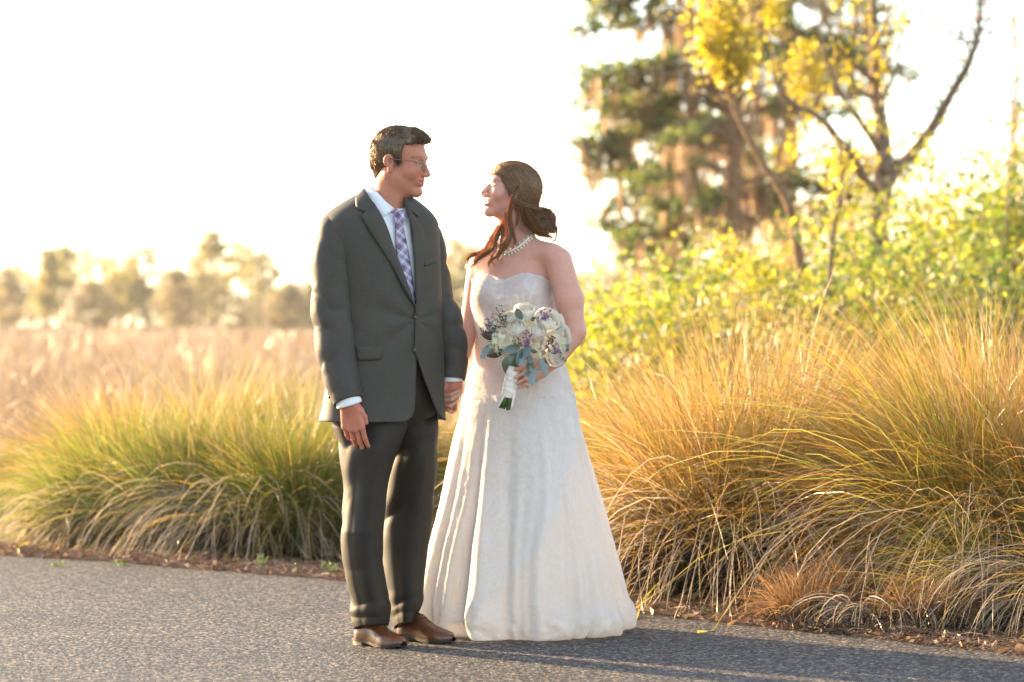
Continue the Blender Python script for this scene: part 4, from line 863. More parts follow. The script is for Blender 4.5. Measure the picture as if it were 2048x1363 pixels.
# --- rings of the trunk
TK = np.array([  # py, L, R, b/a
    (376, 727, 806, .95), (388, 722, 813, .92), (400, 703, 829, .80), (414, 681, 846, .68), (430, 660, 862, .60), (446, 648, 871, .57), (472, 643, 874, .57), (520, 650, 877, .60),
    (560, 660, 879, .62), (620, 668, 880, .64), (680, 668, 882, .65), (740, 664, 884, .64), (800, 655, 886, .62), (842, 650, 888, .61)], float)
def trunk_ring(py, t, inset=0.0, n=2.35):
    """py (m,), t (m,k) -> (m,k,3)"""
    L = pchip(TK[:, 0], TK[:, 1], py); R = pchip(TK[:, 0], TK[:, 2], py); rho = pchip(TK[:, 0], TK[:, 3], py)
    cx = ((L + R)/2 - 1024)*CAMD/FPX; hp = (R - L)/2*CAMD/FPX
    a = hp / np.sqrt(math.cos(TH)**2 + rho**2*math.sin(TH)**2)*.985; b = a*rho; inset = np.broadcast_to(np.asarray(inset, float).reshape(-1), a.shape); a = np.maximum(a - inset, .05); b = np.maximum(b - inset, .05)
    z = CAMH + (HOR - py)*CAMD/FPX
    se = lambda v: np.sign(v)*np.abs(v)**(2/n)
    la = a[:, None]*se(np.sin(t)); fo = b[:, None]*se(np.cos(t))
    P = np.stack([cx[:, None] + 0*t, np.full_like(t, .0), np.broadcast_to(z[:, None], t.shape)], -1)
    return P + la[..., None]*ML + fo[..., None]*MF
def edge_t(py, px):
    t0 = math.atan2(math.cos(TH), .62*math.sin(TH))
    ts = np.linspace(t0 - np.pi, t0, 240); out = []
    for a, b in zip(py, px):
        p = trunk_ring(np.array([a]), ts[None])[0]; xs = 1024 + p[:, 0]*FPX/(CAMD + p[:, 1])
        xs = np.maximum.accumulate(xs); out.append(np.interp(b, xs, ts))
    return np.array(out)
# shirt body
tt = np.linspace(0, 2*np.pi, 90, endpoint=False); pyS = np.linspace(404, 700, 50)
G = trunk_ring(pyS, np.repeat(tt[None], 50, 0), .012 + .055*np.clip(1 - (pyS[:, None] - 404)/55, 0, 1)**1.5)
shirt = mlink('shirt', mesh_np('shirt', G.reshape(-1, 3), grid_faces(50, 90, True)), shirt_m)
# jacket body with its real front opening
RE = np.array([(378, 726), (386, 730), (410, 746), (440, 763), (510, 790), (567, 812), (612, 829), (660, 833), (712, 833), (760, 830), (816, 826), (830, 821), (840, 809)], float)
LE = np.array([(378, 800), (392, 806), (410, 809), (443, 819), (520, 827), (591, 829), (612, 828), (660, 827.5), (700, 828), (718, 834), (760, 846), (800, 859), (826, 869), (840, 880)], float)
py = np.concatenate([np.linspace(378, 460, 40), np.linspace(462, 840, 150)]); m = len(py); n = 170
tR = edge_t(py, np.interp(py, RE[:, 0], RE[:, 1])); tL = edge_t(py, np.interp(py, LE[:, 0], LE[:, 1]))
u = np.linspace(0, 1, n)
T = tL[:, None] + (tR + 2*np.pi - tL)[:, None]*u[None]          # from his left edge round the back to the right edge
G = trunk_ring(py, T)
nrm = -grid_normals(G); ctr = G.mean(1, keepdims=True); nrm *= np.sign(((G - ctr)*nrm*np.array((1, 1, 0))).sum(-1).mean())
front = np.clip(np.cos(T), 0, 1)
py2 = py[:, None]
d = .0035*fbm(G*np.array((1, 1, .45)), 7, 3)
# drag lines from the fastened button, waist suppression folds
ang = np.arctan2(py2 - 640, (1024 + G[..., 0]*FPX/(CAMD + G[..., 1])) - 830)
dist = np.hypot(py2 - 640, (1024 + G[..., 0]*FPX/(CAMD + G[..., 1])) - 830)
d += .0035*np.sin(ang*7)*np.exp(-((dist - 60)/50)**2)*front
d += .004*np.sin(py2/11 + T*1.5)*np.exp(-((py2 - 660)/45)**2)*np.exp(-((np.abs(np.sin(T)) - 1)/.35)**2)
d += .004*np.exp(-((py2 - 842)/16)**2)                            # hem rolls out a little
d += .006*((1-u)[None]**30)*(py2 > 600)                           # his left panel lies over the right
d += .009*np.clip((py2-690)/150, 0, 1)*np.sin(T*3+.6)             # skirt flare
G = G + nrm*d[..., None]
jk = mesh_np('jacket', G.reshape(-1, 3), grid_faces(m, n))
bv_j = bvh_of(jk)
jacket = mlink('jacket', jk, suit_m); add_mod_solid(jacket, .005)

def panel(name, outline_a, outline_b, bvh, off, mat, parent, k=24, w=6, thick=.003, bulge=0, lk=None):
    """strip between two pixel polylines laid on a garment; stays that garment's geometry afterwards"""
    A = cat_path(np.array([(a[0], a[1], 0) for a in outline_a], float), k); B = cat_path(np.array([(a[0], a[1], 0) for a in outline_b], float), k)
    V = []
    for i in range(k):
        for j in range(w):
            f = j/(w-1); p = A[i]*(1-f) + B[i]*f
            V.append(on_surf(bvh, p[0], p[1], off + bulge*math.sin(f*math.pi)))
    o = (lk or mlink)(name, mesh_np(name, V, grid_faces(k, w)), mat, parent)
    add_mod_solid(o, thick, 0)
    return o
# one skin just under the lapels for placing them (jacket closed over the opening)
Gc = trunk_ring(np.linspace(372, 842, 120), np.repeat(np.linspace(0, 2*np.pi, 140, endpoint=False)[None], 120, 0), 0)
bv_c = bvh_of(mesh_np('placing', Gc.reshape(-1, 3), grid_faces(120, 140, True)))
panel('lapel', [(747, 408), (766, 440), (791, 510), (813, 567), (829, 613)], [(721, 434), (748, 478), (783, 533), (806, 577), (827, 612)], bv_c, .011, suit_m, jacket, 30, 8, .004, .004)
panel('lapel', [(809, 412), (819, 445), (827, 520), (830, 595)], [(833, 441), (843, 462), (845, 525), (833, 609)], bv_c, .011, suit_m, jacket, 30, 8, .004, .004)
panel('collar', [(731, 380), (738, 396), (748, 411)], [(712, 402), (713, 417), (730, 427)], bv_c, .012, suit_m, jacket, 12, 6, .004, .003)
panel('collar', [(806, 396), (808, 404), (811, 418)], [(822, 411), (830, 424), (836, 436)], bv_c, .012, suit_m, jacket, 12, 6, .004, .003)
panel('pocket_flap', [(713, 691), (740, 690), (763, 690)], [(717, 720), (740, 720), (762, 718)], bv_j, .010, suit_m, jacket, 14, 5, .005, .002)
panel('breast_pocket', [(845, 521), (858, 517), (871, 513)], [(847, 534), (860, 530), (872, 526)], bv_j, .008, suit_m, jacket, 10, 4, .003, 0)
btn_m = simple('brown_horn_button', (.045, .032, .024), .35, .5, noise=.3, nscale=200)
def button(px, py, bvh, parent, r=.0100, lk=None):
    c = on_surf(bvh, px, py, .008); nn = Vector(on_surf(bvh, px, py, .02)) - Vector(c); R = np.array(nn.to_track_quat('Z', 'Y').to_matrix())
    mb = MB(); a = np.linspace(0, 2*np.pi, 14, endpoint=False)
    prof = [(.1, .0008), (.6, .0008), (.75, .0022), (.95, .0022), (1, .0), (.9, -.003)]
    Gb = np.array([[(r*p[0]*math.cos(x), r*p[0]*math.sin(x), p[1]) for x in a] for p in prof]) @ R.T + c
    mb.add(Gb.reshape(-1, 3), grid_faces(len(prof), 14, True)); mb.add(np.concatenate([Gb[0], [Gb[0].mean(0)]]), np.stack([np.arange(14), (np.arange(14)+1) % 14, np.full(14, 14)], 1))
    return (lk or mlink)('button', mb.mesh('button'), btn_m, parent)
button(831, 632, bv_j, jacket); button(829.5, 697, bv_j, jacket)

# sleeves
def sleeve(keys, name, folds, k=110, n=48, seed=1):
    K = np.array([(*PX(a, b, Y), r) for a, b, r, Y in keys]); P = cat_path(K, k)
    path, rad = P[:, :3], P[:, 3]
    Tn = np.gradient(path, axis=0); Tn /= np.linalg.norm(Tn, axis=1, keepdims=True)
    Bx = np.cross(Tn, np.array((0, 1., 0))); Bx /= np.linalg.norm(Bx, axis=1, keepdims=True); By = np.cross(Tn, Bx)
    a = np.linspace(0, 2*np.pi, n, endpoint=False); s = np.linspace(0, 1, k)[:, None]
    D = np.cos(a)[None, :, None]*Bx[:, None] + np.sin(a)[None, :, None]*By[:, None]*1.05
    G0 = path[:, None] + rad[:, None, None]*D
    d = .0028*fbm(G0, 14, seed)
    for (s0, wd, amp, fr, tw, a0) in folds:
        wobble = vnoise(np.stack([s*6 + 0*a, np.cos(a)[None]*1.5 + 0*s, np.sin(a)[None]*1.5 + 0*s], -1), 1, seed + 9)
        ph = (s - s0)*fr*2*np.pi + tw*np.cos(a - a0)[None] + 1.6*wobble
        d = d + amp*(np.abs(np.sin(ph*.5))**.7 - .5)*np.exp(-((s - s0)/wd)**2)*(.55 + .45*np.cos(a - a0)[None])
    G0 = G0 + d[..., None]*D
    return mesh_np(name, G0.reshape(-1, 3), grid_faces(k, n, True))
sl_r = sleeve([(690, 438, .012, -.08), (680, 444, .040, -.09), (672, 458, .058, -.10), (667, 485, .068, -.115), (663, 540, .0715, -.125), (664, 600, .074, -.13), (669, 665, .072, -.14), (677, 730, .067, -.16), (688, 775, .058, -.185), (696.5, 802, .0515, -.197)],
              'sleeve', [(.26, .09, .010, 6, 2.6, 2.6), (.50, .12, .015, 5, 3.0, 2.9), (.74, .10, .010, 6, -2.8, 2.6), (.93, .06, .005, 9, .6, 0)], seed=4)
bv_s = bvh_of(sl_r)
slv = mlink('sleeve', sl_r, suit_m, jacket); add_mod_solid(slv, .004)
sl_l = sleeve([(838, 440, .012, .10), (843, 446, .038, .10), (848, 462, .052, .11), (856, 490, .060, .115), (862, 540, .0605, .115), (873, 595, .060, .12), (890, 645, .060, .12), (902, 690, .057, .11), (905, 725, .054, .10), (903.5, 757, .047, .09)],
              'sleeve', [(.35, .12, .010, 5, 2.2, .3), (.62, .13, .018, 5, 3.0, 0.6), (.82, .10, .010, 7, -2.0, .2)], seed=11)
slv2 = mlink('sleeve', sl_l, suit_m, jacket); add_mod_solid(slv2, .004)
for i in range(4): 
    c = PX(653.5 + i*1.6, 768 + i*8.0, -.185); mb = MB(); mb.ball((0, 0, 0), (.004, .0075, .0075), 10, 6); mb.V[0] = mb.V[0] + c
    mlink('button', mb.mesh('button'), btn_m, jacket)
# shirt cuffs
def cuff(cx, cy, Y, dx, dy, r, ln):
    p0 = PX(cx, cy, Y); dirn = np.array((dx, 0.05, dy)); dirn /= np.linalg.norm(dirn)
    Bx = np.cross(dirn, (0, 1., 0)); Bx /= np.linalg.norm(Bx); By = np.cross(dirn, Bx); a = np.linspace(0, 2*np.pi, 32, endpoint=False)
    G0 = np.array([p0 + dirn*t + r*rr*(np.cos(a)[:, None]*Bx + np.sin(a)[:, None]*By) for t, rr in ((-.03, 1), (ln*.5, 1.0), (ln, 1.0), (ln, .95), (-.02, .93))])
    return mesh_np('cuff', G0.reshape(-1, 3), grid_faces(5, 32, True))
mlink('cuff', cuff(697, 802, -.198, .29, -.95, .0455, .012), shirt_m, shirt)
mlink('cuff', cuff(903.5, 757, .09, 0, -1, .040, .006), shirt_m, shirt)

# shirt collar: a folded band round the neck
CN = PX(772, 398, -.01)
def collar_side(sg):
    G0 = []
    for s in np.linspace(0, 1, 26):
        ft = math.radians(4 + s*176); fb = math.radians(38 + s*142)
        def rp(ph, r, dz): return CN + MF*(r*math.cos(ph)) + sg*ML*(r*.97*math.sin(ph)) + UP*dz
        tz = np.interp(math.degrees(ft), [0, 30, 60, 90, 180], [-.041, -.016, .021, .034, .046]); bz = np.interp(math.degrees(fb), [38, 70, 110, 180], [-.072, -.032, .0, .012]); i0 = rp(ft, .0635, tz - .016); t0 = rp(ft, .0665, tz); t1 = rp(ft, .069, tz - .001)
        b0 = rp(fb, .086 + .008*(1-s), bz); mid = (t1 + b0)/2 + (MF*math.cos(fb) + sg*ML*math.sin(fb))*.003
        G0.append([i0, t0, t1, mid, b0])
    return np.array(G0)
cl = MB()
for sg in (-1, 1):
    G0 = collar_side(sg); f = grid_faces(26, 5); cl.add(G0.reshape(-1, 3), f if sg > 0 else f[:, ::-1])
co = mlink('collar', cl.mesh('collar'), shirt_m, shirt); add_mod_solid(co, .0025, 0)
# placket button line is hidden by the tie; tie: knot and blade
tie_m, nt_, b_, o_ = newmat('plaid_tie'); L_ = nt_.links.new
tc_ = N(nt_, 'UVMap'); 
def stripes(rot, freq, stops, off=0.0):
    mp = N(nt_, 'Mapping'); mp.inputs['Rotation'].default_value = (0, 0, rot); mp.inputs['Location'].default_value = (off, 0, 0); L_(tc_.outputs[0], mp.inputs[0])
    sx = N(nt_, 'SeparateXYZ'); L_(mp.outputs[0], sx.inputs[0]); ml = N(nt_, 'Math', operation='MULTIPLY'); ml.inputs[1].default_value = freq; L_(sx.outputs[0], ml.inputs[0])
    fr = N(nt_, 'Math', operation='FRACT'); L_(ml.outputs[0], fr.inputs[0]); r = ramp(nt_, stops, 'CONSTANT'); L_(fr.outputs[0], r.inputs[0]); return r.outputs[0]
purple, lav, dark, white, gry = (.16, .07, .17), (.42, .38, .55), (.030, .028, .06), (.72, .70, .78), (.22, .22, .33)
s1 = stripes(math.radians(45), 19.0, [(0, purple), (.22, lav), (.34, white), (.42, lav), (.55, dark), (.66, gry), (.8, white), (.86, purple)])
s2 = stripes(math.radians(-45), 19.0, [(0, lav), (.2, purple), (.38, dark), (.48, gry), (.62, white), (.70, lav), (.85, gry)], .3)
mx_ = N(nt_, 'Mix', data_type='RGBA'); mx_.inputs[0].default_value = .5; L_(s1, mx_.inputs[6]); L_(s2, mx_.inputs[7]); L_(mx_.outputs[2], b_.inputs['Base Color']); b_.inputs['Roughness'].default_value = .45
tb = []
TL = np.array([(432, 788), (452, 791), (503, 793), (556, 806), (598, 819), (640, 826)], float); TR = np.array([(432, 803), (452, 806), (503, 818), (556, 826), (598, 831), (640, 834)], float)
Vt = []; UVt = []; k = 40; wv = 9; ysT = np.linspace(436, 640, k)
for y in ysT:
    l = np.interp(y, TL[:, 0], TL[:, 1]); r = np.interp(y, TR[:, 0], TR[:, 1])
    for j in range(wv):
        f = j/(wv-1); p = on_surf(bv_c, l + (r-l)*f, y, -.006 + .005*math.sin(f*math.pi) + (.004 if y < 480 else 0)); Vt.append(p); UVt.append(((f - .5)*(r-l)/FPX*CAMD, y/FPX*CAMD))
met = mesh_np('tie', Vt, grid_faces(k, wv)); uvl = met.uv_layers.new(name='UVMap'); lv = np.zeros(len(met.loops), np.int32); met.loops.foreach_get('vertex_index', lv); uvl.data.foreach_set('uv', np.array(UVt, np.float32)[lv].ravel())
tie = mlink('tie', met, tie_m); add_mod_solid(tie, .003, 0)
Vk = []; UVk = []; kk = 14; wk = 16
base = on_surf(bv_c, 797, 424, .0)
for i in range(kk):
    f = i/(kk-1); y = 421 + 33*f; hw2 = (9.5 + 3*math.sin(f*1.9) - 6.5*f*f)
    c = on_surf(bv_c, 797 + 2*f, y, 0); c = c*.4 + (PX(797 + 2*f, y, c[1]*.2 + base[1]*.8))*.6
    for j in range(wk):
        a = 2*np.pi*j/wk; Vk.append(c + np.array((1, 0, 0))*math.cos(a)*hw2/562 + np.array((.3, -.95, 0))*(math.sin(a)*.014*math.sin(math.pi*(.12 + .8*f)) + .002)); UVk.append((math.cos(a)*hw2/562*1.3 + .11, y/562))
mek = mesh_np('knot', Vk, grid_faces(kk, wk, True)); uvl = mek.uv_layers.new(name='UVMap'); lv = np.zeros(len(mek.loops), np.int32); mek.loops.foreach_get('vertex_index', lv); uvl.data.foreach_set('uv', np.array(UVk, np.float32)[lv].ravel())
mlink('knot', mek, tie_m, tie)

# trousers: two creased legs meeting under the jacket
def leg(keys, Yk, crease, seed, k=170, n=72, breaks=()):
    K = np.array(keys, float); py = np.linspace(K[0, 0], K[-1, 0], k)
    L = pchip(K[:, 0], K[:, 1], py); R = pchip(K[:, 0], K[:, 2], py); Y = np.interp(py, [y for y, _ in Yk], [v for _, v in Yk])
    a = np.linspace(0, 2*np.pi, n, endpoint=False)[None]
    s = ((py - K[0, 0])/(K[-1, 0] - K[0, 0]))[:, None]
    cx = ((L + R)/2 - 1024)*(CAMD + Y)/FPX; hr = (R - L)/2*(CAMD + Y)/FPX; dep = np.interp(py, [800, 850, 900, 1050, 1260], [.060, .084, .092, .078, .088])
    z = CAMH + (HOR - py)*(CAMD + Y)/FPX
    da = np.angle(np.exp(1j*(a - crease))); db = np.angle(np.exp(1j*(a - crease - np.pi)))
    fac = 1 + .36*np.clip(1 - np.abs(da)/.85, 0, 1)**1.2 + .10*np.clip(1 - np.abs(db)/.6, 0, 1)
    G0 = np.stack([cx[:, None] + hr[:, None]*np.sin(a)*(.97 + .03*fac), Y[:, None] - dep[:, None]*np.cos(a)*fac, np.broadcast_to(z[:, None], (k, n))], -1)
    D = np.stack([np.sin(a) + 0*s, -np.cos(a) + 0*s, 0*s + 0*a], -1)
    d = .004*fbm(G0*np.array((1, 1, .35)), 9, seed)
    wob = vnoise(np.stack([s*7 + 0*a, np.cos(a)*1.3 + 0*s, np.sin(a)*1.3 + 0*s], -1), 1, seed + 3)
    for (s0, wd, amp, fr, tw, a0) in breaks:
        ph = (s - s0)*fr*2*np.pi + tw*np.sin(a - a0) + 1.5*wob
        d = d + amp*(np.abs(np.sin(ph*.5)) - .5)*np.exp(-((s - s0)/wd)**2)*(.5 + .5*np.cos(a - a0))
    G0 = G0 + D*d[..., None]
    G0[..., 2] += (.020*np.cos(a - crease) - .010)*np.clip((s - .80)/.2, 0, 1)**1.5
    return G0
rl = leg([(795, 690, 792), (845, 668, 814), (880, 675, 803), (926, 685, 784), (975, 690, 773), (1031, 684, 767), (1066, 682, 764), (1101, 684, 763), (1137, 689, 765), (1172, 696, 771), (1198, 703, 777), (1214, 700, 779), (1230, 704, 778), (1247, 709, 775)],
         [(795, -.005), (850, -.05), (1060, -.10), (1250, -.075)], math.radians(24), 21, breaks=[(.90, .035, .008, 9, 1.6, .4), (.96, .03, .006, 12, -1.2, -.8), (.55, .13, .010, 4, 2.4, -1.4), (.2, .13, .015, 4, 1.8, -1.2), (.1, .1, .008, 5, 1.5, 1.0), (.72, .1, .006, 7, 1, 1.2)])
ll = leg([(795, 775, 860), (850, 768, 874), (908, 776, 872), (966, 770, 868), (1014, 768, 865), (1066, 768, 858), (1119, 769, 851), (1160, 772, 846), (1196, 778, 844), (1210, 778, 841), (1228, 784, 834), (1243, 789, 830)],
         [(795, .07), (1060, .10), (1250, .075)], math.radians(30), 33, breaks=[(.89, .035, .009, 9, 1.6, .2), (.96, .03, .006, 12, -1.2, .6), (.55, .13, .012, 4, 2.4, -1.0), (.25, .15, .022, 3, 2.0, -.3), (.1, .1, .012, 5, 1.5, .5)])
tr = MB()
tr.add(rl.reshape(-1, 3), grid_faces(170, 72, True)); tr.add(ll.reshape(-1, 3), grid_faces(170, 72, True))
pyW = np.linspace(690, 862, 30); Gw = trunk_ring(pyW, np.repeat(tt[None], 30, 0), .020 + .06*np.clip((pyW[:, None] - 800)/62, 0, 1)**1.4); tr.add(Gw.reshape(-1, 3), grid_faces(30, 90, True))
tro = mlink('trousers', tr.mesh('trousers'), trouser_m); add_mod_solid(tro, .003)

# shoes
leather = simple('tan_brown_leather', (.10, .033, .013), .22, .5, noise=.4, nscale=14, bump=.12, bscale=150)
sole_m = simple('dark_sole', (.035, .022, .015), .6, .3); heel_m = simple('stacked_heel', (.30, .2, .12), .5, .3)
def shoe(heel, toe):
    h = np.array(heel); t = np.array(toe); h[2] = t[2] = 0; Ls = np.linalg.norm(t - h); d = (t - h)/Ls; sd = np.cross(d, UP)
    s = np.concatenate([[0, .01, .03], np.linspace(.06, .94, 34), [.97, .99, 1]])
    wdt = pchip([0, .03, .15, .35, .55, .70, .85, .95, 1], [.016, .029, .036, .034, .041, .046, .041, .028, .008], s)
    top = pchip([0, .05, .18, .30, .40, .52, .68, .84, .95, 1], [.070, .082, .092, .100, .094, .074, .056, .047, .038, .026], s)
    bot = pchip([0, .2, .4, .6, .8, 1], [.022, .022, .017, .011, .011, .019], s)
    a = np.linspace(0, np.pi, 22)
    G0 = np.array([[h + d*si*Ls + sd*(w*np.sign(math.cos(x))*abs(math.cos(x))**.75) + UP*(b + (tp - b)*math.sin(x)**.8) for x in a] for si, w, tp, b in zip(s, wdt, top, bot)])
    # toe-cap seam, facing and quarters as raised leather
    for i, si in enumerate(s):
        G0[i, :, 2] += .0016*math.exp(-((si - .70)/.012)**2) + .0022*(si < .56)*(si > .2)
    o = mlink('shoe', mesh_np('shoe', G0.reshape(-1, 3), grid_faces(len(s), 22)), leather)
    sb = MB(); S0 = []
    for si, w, b in zip(s, wdt, bot):
        c = h + d*si*Ls; w2 = w + .004
        S0.append([c + sd*w2 + UP*(b + .003), c + sd*w2 + UP*(b - .008), c - sd*w2 + UP*(b - .008), c - sd*w2 + UP*(b + .003)])
    sb.add(np.array(S0).reshape(-1, 3), grid_faces(len(s), 4, True)); mlink('sole', sb.mesh('sole', False), sole_m, o)
    hb = MB(); H0 = []
    for si in np.linspace(0, .24, 9):
        w = np.interp(si, s, wdt) + .003; c = h + d*si*Ls; H0.append([c + sd*w + UP*.0145, c + sd*w + UP*.001, c - sd*w + UP*.001, c - sd*w + UP*.0145])
    hb.add(np.array(H0).reshape(-1, 3), grid_faces(9, 4, True), [(0, 1, 2, 3), (35, 34, 33, 32)]); mlink('heel', hb.mesh('heel', False), heel_m, o)
    lc = MB()
    for si in (.40, .46, .52):
        tp = np.interp(si, s, top); c = h + d*si*Ls + UP*(tp + .003)
        lc.tube([c - sd*.016 - UP*.006, c + d*.004, c + sd*.016 - UP*.006], .002, 5)
    mlink('laces', lc.mesh('laces'), simple('shoe_lace', (.05, .025, .015), .8), o)
shoe(PX(716, 1281, -.055), PX(807, 1292, -.205)); shoe(PX(800, 1276, .085), PX(907, 1281, -.06))
# ------------------------------------------------------------------ the bride
PH = math.radians(20)
BF = np.array((-math.sin(PH), -math.cos(PH), 0)); BL = np.array((math.cos(PH), -math.sin(PH), 0))
bride = thing('person', 'bride in strapless white lace gown with pearl necklace, brown hair pinned back in curls', 'person', loc=(.06, .33, 0))
BP = np.array(bride.location)
from mathutils import Matrix
def blink(name, me, mat, parent=None):
    o = link(name, me, mat, parent or bride); me.transform(Matrix.Translation(Vector(-BP))); return o
bs = .89
hp = head_prims(bs, 1.0); hp[0] = ('e', (-.012*bs, 0, .036*bs), (.095*bs, .073*bs, .074*bs), 0)
hp = [p for p in hp if not (len(p) > 2 and p[0] in ('e', '-e') and abs(p[1][1]) > .067*bs)]
bhead = Grp(hp, rotm(math.radians(202), math.radians(9), math.radians(0)), PX(1017, 381, .22), k=.02)
bw = bhead.world
nk = PX(1040, 492, .225)
HB = lambda *a, **k: px_cone(*a, **k)
blh = Grp([px_cone((1082, 742, .03), (1062, 750, -.005), .024, .026, 0), px_cone((1062, 750, -.005), (1050, 752, -.045), .024, .018, .012),
           px_cone((1056, 737, -.052), (1045, 735, -.078), .0090, .0085, .006), px_cone((1045, 735, -.078), (1031, 737, -.083), .0085, .0068),
           px_cone((1057, 748, -.055), (1047, 746, -.082), .0092, .0086, .006), px_cone((1047, 746, -.082), (1032, 753, -.084), .0086, .0066),
           px_cone((1057, 760, -.05), (1049, 757, -.076), .0088, .0080, .006), px_cone((1049, 757, -.076), (1036, 765, -.076), .0080, .0062),
           px_cone((1056, 770, -.045), (1049, 767, -.066), .0078, .0070, .006), px_cone((1049, 767, -.066), (1041, 775, -.066), .0070, .0056)], k=.012)
Yr = .062
brh = Grp([px_cone((915, 742, .125), (912, 778, .118), .022, .024, 0), px_cone((912, 778, .118), (900, 800, .108), .022, .02, .012),
           px_cone((893, 791, .09), (888, 790, Yr-.012), .0088, .0085, .005), px_cone((888, 790, Yr-.012), (903, 788, Yr-.030), .0085, .0080), px_cone((903, 788, Yr-.030), (916, 781, Yr-.024), .0080, .0062),
           px_cone((890, 802, .09), (885, 800, Yr-.010), .0090, .0085, .005), px_cone((885, 800, Yr-.010), (903, 798, Yr-.028), .0085, .0080), px_cone((903, 798, Yr-.028), (918, 789, Yr-.022), .0080, .0062),
           px_cone((890, 811, .09), (886, 809, Yr-.004), .0088, .0082, .005), px_cone((886, 809, Yr-.004), (900, 810, Yr-.020), .0082, .0076), px_cone((900, 810, Yr-.020), (913, 802, Yr-.014), .0076, .0060),
           px_cone((893, 816, .09), (890, 816, Yr+.004), .0080, .0076, .005), px_cone((890, 816, Yr+.004), (899, 821, Yr-.010), .0076, .0056)], k=.010)
Rb = np.stack([BL, -BF, UP], 1)
bg_ = [bhead,
       Grp([('c', tuple(bw((-.024, 0, -.035))), tuple(nk), .044, .047, 0), ('c', tuple(bw((.0, 0, -.062))), tuple(nk + BF*.02), .036, .042, .03),
            ('c', tuple(nk), tuple(nk - UP*.045), .047, .06, .03),
            ('c', tuple(PX(1062, 497, .19)), tuple(PX(1105, 510, .14)), .036, .042, .045), ('c', tuple(PX(1015, 505, .23)), tuple(PX(962, 524, .27)), .036, .042, .045),
            ('e', tuple(PX(1026, 560, .225)), (.158, .092, .115), .05, Rb), ('e', tuple(PX(1028, 640, .22)), (.140, .095, .16), .05, Rb),
            ('c', tuple(PX(1055, 512, .150)), tuple(PX(1100, 500, .135)), .010, .010, .02), ('c', tuple(PX(1008, 518, .165)), tuple(PX(972, 516, .235)), .010, .010, .02),
            ('e', tuple(PX(978, 590, .175)), (.058, .052, .056), .04, Rb), ('e', tuple(PX(1054, 590, .135)), (.060, .052, .056), .04, Rb),
            ('e', tuple(PX(1036, 770, .23)), (.165, .115, .20), .06, Rb)], k=.03),
       Grp([('c', tuple(PX(1117, 522, .13)), tuple(PX(1139, 600, .105)), .049, .049, 0), ('c', tuple(PX(1139, 600, .105)), tuple(PX(1147, 660, .095)), .049, .042, .02),
            ('c', tuple(PX(1148, 664, .095)), tuple(PX(1110, 712, .05)), .044, .038, .012), ('c', tuple(PX(1110, 712, .05)), tuple(PX(1068, 747, .0)), .038, .024, .01)], k=.012),
       Grp([('c', tuple(PX(956, 540, .27)), tuple(PX(938, 655, .235)), .040, .034, 0), ('c', tuple(PX(938, 655, .235)), tuple(PX(924, 705, .19)), .035, .031, .01), ('c', tuple(PX(924, 705, .19)), tuple(PX(915, 745, .128)), .031, .023, .01)], k=.012),
       blh, brh,
       Grp([('c', tuple(PX(1000, 830, .25)), tuple(PX(1005, 1060, .28)), .075, .05, 0), ('c', tuple(PX(1005, 1060, .28)), tuple(PX(1008, 1245, .33)), .05, .035, .01), ('c', tuple(PX(1008, 1250, .33)), tuple(PX(995, 1262, .20)), .03, .022, .01)], k=.03),
       Grp([('c', tuple(PX(1075, 830, .22)), tuple(PX(1070, 1060, .26)), .075, .05, 0), ('c', tuple(PX(1070, 1060, .26)), tuple(PX(1068, 1245, .31)), .05, .035, .01), ('c', tuple(PX(1068, 1250, .31)), tuple(PX(1060, 1262, .18)), .03, .022, .01)], k=.03)]
f_bride = union(bg_); f_torso = union([bg_[0], bg_[1], bg_[6], bg_[7]])
V, Q = sdf_mesh(f_bride, (-.28, -.13, .01), (.34, .42, 1.74), .0031)
bskin = skin_mat('bride_skin', .45)
col = np.tile(np.array((.62, .325, .245)), (len(V), 1))
near = np.linalg.norm(V - bhead.t, axis=1) < .17
col[near] = paint_head(bhead, V[near], col[near], bs, (.45, .15, .16), None, (.66, .27, .21), (.13, .07, .045), 1)
for hc in (PX(900, 795, .07), PX(1050, 752, -.05)):
    m_h = np.linalg.norm(V - hc, axis=1) < .10; col[m_h] = (.58, .30, .22)
me_b = mesh_np('body', V, Q, attrs={'col': col}); bv_b = bvh_of(me_b)
bbody = blink('body', me_b, bskin)
eyes(bhead, bs, bride, blink, (.12, .15, .10))
nail_m = simple('pale_nail_polish', (.62, .42, .38), .15, .6)
for (a, b, Y) in ((916, 781, Yr-.028), (918, 789, Yr-.026), (912.5, 802, Yr-.018), (898, 821, Yr-.014)): nb = MB(); nb.ball(PX(a, b, Y), (.0058, .0036, .0040), 8, 5); blink('nail', nb.mesh('nail'), nail_m)

